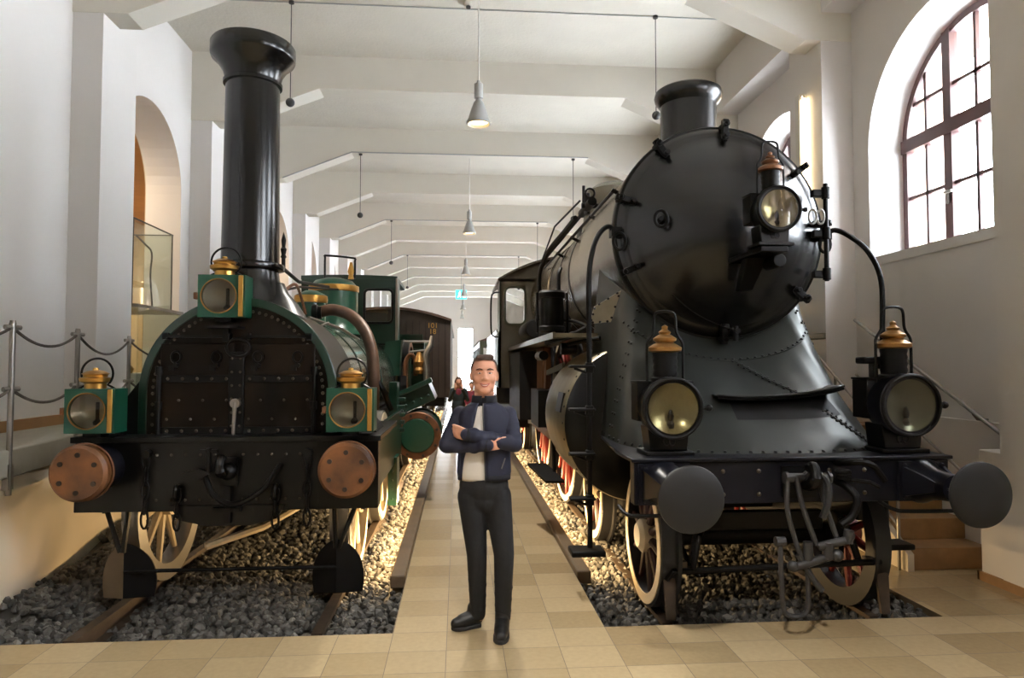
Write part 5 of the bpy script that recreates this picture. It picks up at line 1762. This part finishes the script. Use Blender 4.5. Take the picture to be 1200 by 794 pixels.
q.build('corner_post', m_carriage, cr)
MB().box(XC + .02, XC + cw - .55, 15.94, 16.0, 1.85, 2.3).build('end_panel', m_black_matt, cr)
MB().box(XC - cw + .1, XC + cw - .1, 16.05, 25.9, .75, .95).build('underframe', m_black_matt, cr)
for sgn in (-1, 1):
    for wy in (17.5, 24.0): wheel(cr, XC + sgn * .77, wy, .5, .5, sgn, 8, m_black_matt, m_black_matt, 'wheel')


def letters(s, loc, size, mat, parent):
    c = bpy.data.curves.new('lettering', 'FONT'); c.body = s; c.size = size; c.extrude = .004; c.align_x = 'CENTER'
    o = bpy.data.objects.new('lettering', c); COL.objects.link(o)
    dg = bpy.context.evaluated_depsgraph_get()
    me = bpy.data.meshes.new_from_object(o.evaluated_get(dg))
    bpy.data.objects.remove(o); bpy.data.curves.remove(c)
    me.materials.clear(); me.materials.append(mat)
    ob = bpy.data.objects.new('lettering', me); COL.objects.link(ob)
    ob.rotation_euler = (R(90), 0, 0); ob.parent = parent
    ob.location = Vector(loc) - ORG[parent.name]
    return ob


for i, (s, py_) in enumerate((('101', 384), ('18', 391))):
    letters(s, at(507, py_, 15.98), .17, m_gold, cr)
vh = thing('railcar', 'olive railcar with bright windows far behind the black locomotive', 'railcar', (XB, 24.0, .2))
q = holed_sheet(XB - 1.45, XB + 1.45, .6, 2.55, [(XB - 1.32, XB - .75, 1.75, 2.38, .06), (XB + .75, XB + 1.3, 1.75, 2.38, .06)], 24.0, .05)
q.box(XB - 1.45, XB - 1.4, 24.05, 34, .6, 1.7).box(XB + 1.4, XB + 1.45, 24.05, 34, .6, 2.55)
q.box(XB - 1.45, XB - 1.4, 24.05, 34, 2.35, 2.55)
for k in range(6): q.box(XB - 1.45, XB - 1.4, 24.05 + 1.9 * k, 24.3 + 1.9 * k, 1.7, 2.35)
q.build('body', m_olive, vh)
rf = [(t * 1.5, 2.55 + .3 * (1 - t * t)) for t in np.linspace(-1, 1, 17)]
MB().prism([(XB + x, 23.9, z) for x, z in rf], (0, 10.2, 0)).build('roof', m_carriage_roof, vh)
MB().box(XB - 1.32, XB - .75, 24.02, 24.03, 1.75, 2.38).build('window_glass', m_glass, vh)
for sgn in (-1, 1):
    for wy in (25.5, 32.0): wheel(vh, XB + sgn * .77, wy, ZRR + .5, .5, sgn, 8, m_black_matt, m_black_matt, 'wheel')
# ================================================================== PEOPLE
PX, PY = .168, 4.42


def W(x, y, z): return (PX + x, PY + y, z)


def hand_shapes(wrist, palm, fdirs, flen, thumb):
    """palm capsule fan plus five finger chains (each finger: list of points)"""
    out = []
    return out


# joints
sR, eR, wR = W(.156, .02, 1.380), W(.190, -.085, 1.200), W(-.115, -.175, 1.272)      # arm on the picture's right
sL, eL, wL = W(-.152, .03, 1.380), W(-.238, -.055, 1.195), W(.015, -.172, 1.205)     # arm on the picture's left
body = [
    # head: skull, face, jaw, chin, brow, cheeks, nose, ears
    ('e', W(0, .012, 1.668), (.084, .097, .094)), ('e', W(0, -.018, 1.625), (.077, .080, .100)),
    ('e', W(0, -.024, 1.570), (.067, .069, .056)), ('e', W(0, -.072, 1.540), (.036, .028, .024)),
    ('c', W(-.036, -.080, 1.674), W(.036, -.080, 1.674), .012, .012),
    ('e', W(-.043, -.060, 1.612), (.029, .027, .028)), ('e', W(.043, -.060, 1.612), (.029, .027, .028)),
    ('c', W(0, -.092, 1.662), W(0, -.110, 1.618), .008, .013), ('e', W(-.012, -.100, 1.612), (.009, .010, .008)), ('e', W(.012, -.100, 1.612), (.009, .010, .008)),
    ('e', W(0, -.082, 1.578), (.026, .014, .020)),
    ('e', W(-.084, .014, 1.628), (.012, .021, .034)), ('e', W(.084, .014, 1.628), (.012, .021, .034)),
    ('c', W(0, .018, 1.42), W(0, .006, 1.57), .066, .064),
    # trunk
    ('e', W(0, .02, 1.28), (.150, .095, .19)), ('e', W(0, .01, 1.10), (.135, .092, .19)), ('e', W(0, .01, .92), (.140, .098, .12)),
    ('c', W(-.13, .025, 1.375), W(.13, .025, 1.375), .042, .042),
    ('c', W(-.04, .025, 1.42), W(.04, .025, 1.42), .045, .045),
    # arms
    ('c', sR, eR, .046, .038), ('c', eR, wR, .038, .027), ('c', sL, eL, .046, .038), ('c', eL, wL, .038, .027),
    # legs
    ('c', W(-.080, .01, .86), W(-.045, .0, .49), .078, .052), ('c', W(-.045, .0, .49), W(-.035, .09, .10), .054, .034),
    ('c', W(.085, 0, .86), W(.128, -.03, .49), .078, .052), ('c', W(.128, -.03, .49), W(.122, .01, .10), .054, .034),
    ('c', W(-.035, .10, .06), W(-.17, .06, .035), .036, .026), ('c', W(.122, .02, .06), W(.10, -.15, .035), .036, .026),
]


def add_hand(wrist, a, b, n, curl, lens, thumb_dir):
    """a: direction of the fingers, b: across the palm (index side), n: back of the hand"""
    w = Vector(wrist); a, b, n = Vector(a).normalized(), Vector(b).normalized(), Vector(n).normalized()
    sh = [('c', w, w + a * .03, .024, .024)]
    for k in range(4):
        off = b * (.030 - .020 * k)
        k0 = w + a * .02 + off * .8
        k1 = w + a * (.082 - .004 * abs(k - 1)) + off
        sh.append(('c', k0, k1, .015, .0115))
        L = lens[k]
        d1 = (a * math.cos(curl) - n * math.sin(curl)); d2 = (a * math.cos(2 * curl) - n * math.sin(2 * curl)); d3 = (a * math.cos(2.7 * curl) - n * math.sin(2.7 * curl))
        p1 = k1 + d1 * L * .45; p2 = p1 + d2 * L * .30; p3 = p2 + d3 * L * .22
        sh += [('c', k1, p1, .0105, .0092), ('c', p1, p2, .0092, .0084), ('c', p2, p3, .0084, .0074)]
    t0 = w + a * .022 + b * .022
    td = Vector(thumb_dir).normalized()
    t1 = t0 + (td * .6 + a * .4).normalized() * .042; t2 = t1 + (td * .35 + a * .65).normalized() * .034; t3 = t2 + a * .024
    sh += [('c', t0, t1, .015, .012), ('c', t1, t2, .012, .010), ('c', t2, t3, .010, .008)]
    return sh


# visible hand lying over the other upper arm; second hand tucked under the opposite arm
body += add_hand(wR, (-.72, .66, .12), (.1, -.1, 1), (-.6, -.75, -.1), .30, (.078, .086, .080, .064), (-.6, .5, .5))
body += add_hand(wL, (.93, .34, .10), (.05, -.2, .95), (.1, -1, -.2), .25, (.078, .086, .080, .064), (.9, .3, .35))
man = organic_obj('person', body, .0055, m_skin, None, (PX, PY, 0), 7)
tag(man, 'standing man in navy jacket with crossed arms smiling between the two locomotives', 'person')

# hair: cap over skull, cut along the hairline
hair_s = [('e', W(0, .014, 1.672), (.0905, .104, .099)), ('e', W(0, .040, 1.645), (.086, .085, .090)), ('c', W(-.035, -.040, 1.748), W(.04, -.036, 1.750), .020, .022)]


def hair_keep(c, n):
    x, y, z = c.x - PX, c.y - PY, c.z
    if y < -.035: return z > 1.734 - .5 * max(0, abs(x) - .05) 
    if y < .0: return z > 1.690 - (y + .035) * 1.2
    return z > 1.57


organic_obj('hair', hair_s, .005, m_hair, man, smooth=3, keep=hair_keep)
for s in (-1, 1):
    e = MB().sphere(W(s * .033, -.0865, 1.6505), (.0130, .009, .0058), 16, 10).build('eye', m_eye, man)
    MB().sphere(W(s * .032, -.0945, 1.6505), (.0052, .0020, .0052), 12, 8).build('iris', m_iris, e)
    q = MB().tube(curve([W(s * .016, -.096, 1.654), W(s * .033, -.0965, 1.6575), W(s * .049, -.088, 1.653)], 4), .0034, 6)
    q.build('eyelid', m_skin, e)
    MB().tube(curve([W(s * .015, -.0985, 1.671), W(s * .034, -.098, 1.677), W(s * .056, -.084, 1.670)], 4), [.0035] * 8 + [.002], 6).build('eyebrow', m_hair, man)
q = MB().tube(curve([W(-.030, -.082, 1.586), W(-.016, -.0935, 1.5795), W(0, -.0965, 1.5785), W(.016, -.0935, 1.5795), W(.030, -.082, 1.586)], 4), .0034, 6)
q.tube(curve([W(-.030, -.082, 1.586), W(-.015, -.0925, 1.5695), W(0, -.096, 1.5665), W(.015, -.0925, 1.5695), W(.030, -.082, 1.586)], 4), .0040, 6)
q.build('lips', m_lips, man)
q = MB().grid([[W(x, -.0955 + 15 * x * x * .9, 1.5785 + x * x * 6) for x in np.linspace(-.024, .024, 9)], [W(x, -.0955 + 15 * x * x * .9, 1.5690 + x * x * 14) for x in np.linspace(-.024, .024, 9)]])
q.build('teeth', m_teeth, man, solid=.003)


def ring(wx, wy, z, ar, al, n=40, cx=0, cy=.01, p=2.4):
    out = []
    for k in range(n + 1):
        a = ar + (al - 2 * PI - ar) * k / n
        c, s = math.cos(a), math.sin(a)
        x = math.copysign(abs(c) ** (2 / p), c) * wx; y = -math.copysign(abs(s) ** (2 / p), s) * wy
        out.append(W(cx + x, cy + y, z))
    return out


def gap(wx, xl, xr, p=2.4):
    f = lambda x: math.acos(max(-1, min(1, math.copysign((abs(x) / wx) ** (p / 2), x))))
    return f(xr), f(xl)


JR = [(.975, .158, .118, -.150, .006), (.985, .160, .120, -.148, .004), (1.02, .168, .124, -.146, .003), (1.10, .164, .120, -.135, .001), (1.18, .162, .118, -.115, 0), (1.26, .172, .121, -.090, -.004),
      (1.32, .174, .116, -.072, -.008), (1.365, .170, .106, -.060, -.010), (1.395, .156, .096, -.054, -.010), (1.42, .130, .086, -.048, -.010), (1.44, .103, .078, -.042, -.010), (1.457, .080, .071, -.035, -.008)]
rows = []
for z, wx, wy, xl, xr in JR:
    ar, al = gap(wx, xl, xr)
    rows.append(ring(wx, wy, z, ar, al))
q = MB().grid(rows)
jk = q.build('jacket', m_navy, man, solid=.014, sharp=60)
q = MB()
q.tube([Vector(r[0]) + Vector((0, -.006, 0)) for r in rows], .0045, 6)
q.build('zip', m_darkgrey, jk)
q = MB().grid([ring(.161, .121, .972, *gap(.161, -.150, .006)), ring(.163, .124, 1.008, *gap(.163, -.150, .006))])
q.build('hem_band', m_navy_dark, jk, solid=.018)
q = MB().tube([W(.105, -.112, 1.05), W(.128, -.102, 1.115)], .004, 6)
q.build('pocket_zip', m_steel, jk)
# sleeves follow the arms
for (s_, e_, w_, nm) in ((sR, eR, wR, 'r'), (sL, eL, wL, 'l')):
    s_, e_, w_ = Vector(s_), Vector(e_), Vector(w_)
    sh = [('e', s_ + Vector((0, 0, -.012)), (.058, .060, .056)), ('c', s_, e_, .058, .052), ('c', e_, w_, .053, .040)]
    for k in range(5):
        f = .15 + .18 * k
        p = e_ + (w_ - e_) * f
        sh.append(('e', p + Vector((.004 * (-1) ** k, -.004, .006 * (-1) ** k)), (.046, .048, .047)))
    for k in range(4):
        f = .3 + .2 * k
        p = s_ + (e_ - s_) * f
        sh.append(('e', p + Vector((.006 * (-1) ** k, -.006, 0)), (.055, .056, .03)))
    sl_ = organic_obj('sleeve', sh, .007, m_navy, jk, smooth=4)
    d = (w_ - e_).normalized()
    MB().cyl(w_ - d * .022, w_ + d * .012, .042, .038, 24).build('cuff', m_navy_dark, sl_, bevel=.004)
# stand-up collar
rows = [ring(.086, .074, 1.438, *gap(.086, -.030, -.002), cy=.012), ring(.078, .068, 1.465, *gap(.078, -.022, -.002), cy=.010), ring(.073, .066, 1.505, *gap(.073, -.016, .0), cy=.006)]
MB().grid(rows).build('collar', m_navy_dark, jk, solid=.012, sharp=60)
rows = [ring(.066, .064, 1.43, PI / 2, PI / 2, cy=.012), ring(.061, .060, 1.492, PI / 2, PI / 2, cy=.008)]
MB().grid(rows).build('neck_band', m_navy_dark, man, solid=.008, sharp=60)
# shirt
rows = [ring(wx * .93, wy * .93, z, PI / 2, PI / 2) for z, wx, wy, _, _ in [(.968, .156, .114, 0, 0)] + JR[1:-1]]
MB().grid(rows).build('shirt', m_shirt, man, solid=.006, sharp=60)
# trousers
tr = [('e', W(0, .01, .93), (.160, .122, .14)), ('e', W(0, .01, .84), (.14, .105, .09)), ('c', W(-.078, .01, .86), W(-.046, -.005, .50), .094, .066), ('c', W(-.046, -.005, .50), W(-.035, .088, .09), .066, .051),
      ('c', W(.083, 0, .86), W(.126, -.035, .50), .094, .066), ('c', W(.126, -.035, .50), W(.122, .012, .09), .066, .051)]
for (k0, k1) in (((-.035, .085, .13), (-.045, -.005, .50)), ((.122, .01, .12), (.128, -.035, .50))):
    for j in range(6):
        f = .03 + .1 * j
        p = Vector(k0) + (Vector(k1) - Vector(k0)) * f
        tr.append(('e', W(p.x + .006 * (-1) ** j, p.y - .004, p.z), (.049 + .016 * f, .050 + .016 * f, .022)))
organic_obj('trousers', tr, .008, m_trousers, man, smooth=5, keep=lambda c, n: c.z > .055)
# shoes
for heel, toe in (((-.022, .115), (-.205, .045)), ((.124, .055), (.092, -.215))):
    h, t = Vector((heel[0], heel[1], 0)), Vector((toe[0], toe[1], 0))
    d = (t - h).normalized(); L = (t - h).length
    pt = lambda f, z: W(*(h + d * L * f)[:2], z)
    sh = [('c', pt(.12, .055), pt(.30, .065), .044, .047), ('c', pt(.30, .062), pt(.62, .047), .048, .047), ('c', pt(.62, .045), pt(.84, .038), .047, .037), ('c', pt(.2, .06), pt(.2, .12), .048, .048)]
    so = organic_obj('shoe', sh, .006, m_shoe, man, smooth=4, keep=lambda c, n: c.z > .004)
    q = MB()
    sd = Vector((-d.y, d.x, 0))
    prof = [(0, .028), (.05, .042), (.3, .045), (.6, .051), (.8, .047), (.93, .033), (1.0, .010)]
    pts = [h + d * L * f + sd * w_ for f, w_ in prof] + [h + d * L * f - sd * w_ for f, w_ in prof[::-1]]
    q.prism([W(p.x, p.y, .001) for p in pts], (0, 0, .024))
    q.build('sole', m_sole, so, bevel=.005)
    q = MB()
    for k in range(5):
        c = h + d * L * (.36 + .075 * k)
        zz = .106 - .009 * k
        q.tube([W(*(c + sd * .022)[:2], zz - .006), W(*c[:2], zz), W(*(c - sd * .022)[:2], zz - .006)], .0032, 6)
    q.build('laces', m_alu, so)


# ------------------------------------------------------------------ visitors far down the aisle
def visitor(label, x, y, hgt, coat_m, hair_long, arm_up):
    k = hgt / 1.65
    V = lambda a, b, c: (x + a * k, y + b * k, c * k)
    sh = [('e', V(0, 0, 1.53), (.075 * k, .09 * k, .11 * k)), ('e', V(0, -.08, 1.51), (.012 * k, .02 * k, .02 * k)), ('c', V(0, .01, 1.30), V(0, 0, 1.46), .05 * k, .045 * k), ('e', V(0, .01, 1.18), (.14 * k, .09 * k, .18 * k)), ('e', V(0, .01, .95), (.14 * k, .1 * k, .18 * k)),
          ('c', V(-.08, 0, .85), V(-.08, -.02, .46), .07 * k, .05 * k), ('c', V(-.08, -.02, .46), V(-.08, .02, .08), .05 * k, .035 * k), ('c', V(.08, 0, .85), V(.08, -.02, .46), .07 * k, .05 * k), ('c', V(.08, -.02, .46), V(.08, .02, .08), .05 * k, .035 * k),
          ('c', V(-.08, .02, .06), V(-.08, -.14, .04), .035 * k, .03 * k), ('c', V(.08, .02, .06), V(.08, -.14, .04), .035 * k, .03 * k)]
    arms = []
    for s in (-1, 1):
        el = V(s * .22, -.05, 1.08); wr = V(s * .08, -.24, 1.38) if arm_up else V(s * .16, -.2, .95)
        arms.append((V(s * .16, 0, 1.32), el, wr))
        sh += [('c', V(s * .16, 0, 1.32), el, .045 * k, .038 * k), ('c', el, wr, .036 * k, .026 * k)]
        w = Vector(wr)
        dz = .07 * k if arm_up else -.06 * k
        sh.append(('c', w, w + Vector((0, 0, dz * .6)), .026 * k, .026 * k))
        for j in range(4): sh.append(('c', w + Vector(((j - 1.5) * .014 * k, 0, dz * .8)), w + Vector(((j - 1.5) * .017 * k, .0, dz * (1.9 - .1 * abs(j - 1)))), .009 * k, .007 * k))
        sh.append(('c', w + Vector((s * -.02 * k, 0, dz * .2)), w + Vector((s * -.05 * k, -.01, dz)), .011 * k, .008 * k))
    o = organic_obj('person', sh, .010, m_skin, None, (x, y, 0), 4)
    tag(o, label, 'person')
    hs = [('e', V(0, .02, 1.57), (.085 * k, .095 * k, .10 * k))]
    if hair_long: hs += [('c', V(-.07, .03, 1.55), V(-.08, .03, 1.30), .035 * k, .03 * k), ('c', V(.07, .03, 1.55), V(.08, .03, 1.30), .035 * k, .03 * k), ('c', V(0, .07, 1.5), V(0, .08, 1.28), .06 * k, .05 * k)]
    organic_obj('hair', hs, .012, m_hair, o, smooth=3, keep=lambda c, n: (c.y - y) > -.045 * k or c.z > 1.60 * k)
    cs = [('e', V(0, .01, 1.16), (.165 * k, .115 * k, .22 * k)), ('e', V(0, .01, .92), (.175 * k, .125 * k, .24 * k)), ('c', V(-.14, .01, 1.33), V(.14, .01, 1.33), .055 * k, .055 * k)]
    for a, b, c in arms: cs += [('c', a, b, .058 * k, .05 * k), ('c', b, tuple(Vector(b) + (Vector(c) - Vector(b)) * .85), .05 * k, .04 * k)]
    organic_obj('coat', cs, .014, coat_m, o, smooth=4)
    organic_obj('trousers', [('c', V(s * .08, 0, .82), V(s * .08, -.02, .46), .082 * k, .06 * k) for s in (-1, 1)] + [('c', V(s * .08, -.02, .46), V(s * .08, .02, .12), .06 * k, .045 * k) for s in (-1, 1)], .014, m_trousers, o, smooth=3)
    return o, arms, k


v1 = at(537.5, 450, 15.0)
o1, arms1, k1 = visitor('distant woman in dark coat holding something to her face, beside the carriage', v1.x, 15.0, 1.44, m_coat, True, True)
MB().lathe([(.06, 0), (.08, .08), (.05, .16), (.02, .18)], (v1.x, 15.0 - .02, 1.02), n=18).build('scarf', m_redcloth, o1)
v2 = at(552.5, 452, 16.5)
visitor('distant visitor in wine red top half hidden behind the standing man', v2.x, 16.5, 1.30, m_redcloth, False, False)
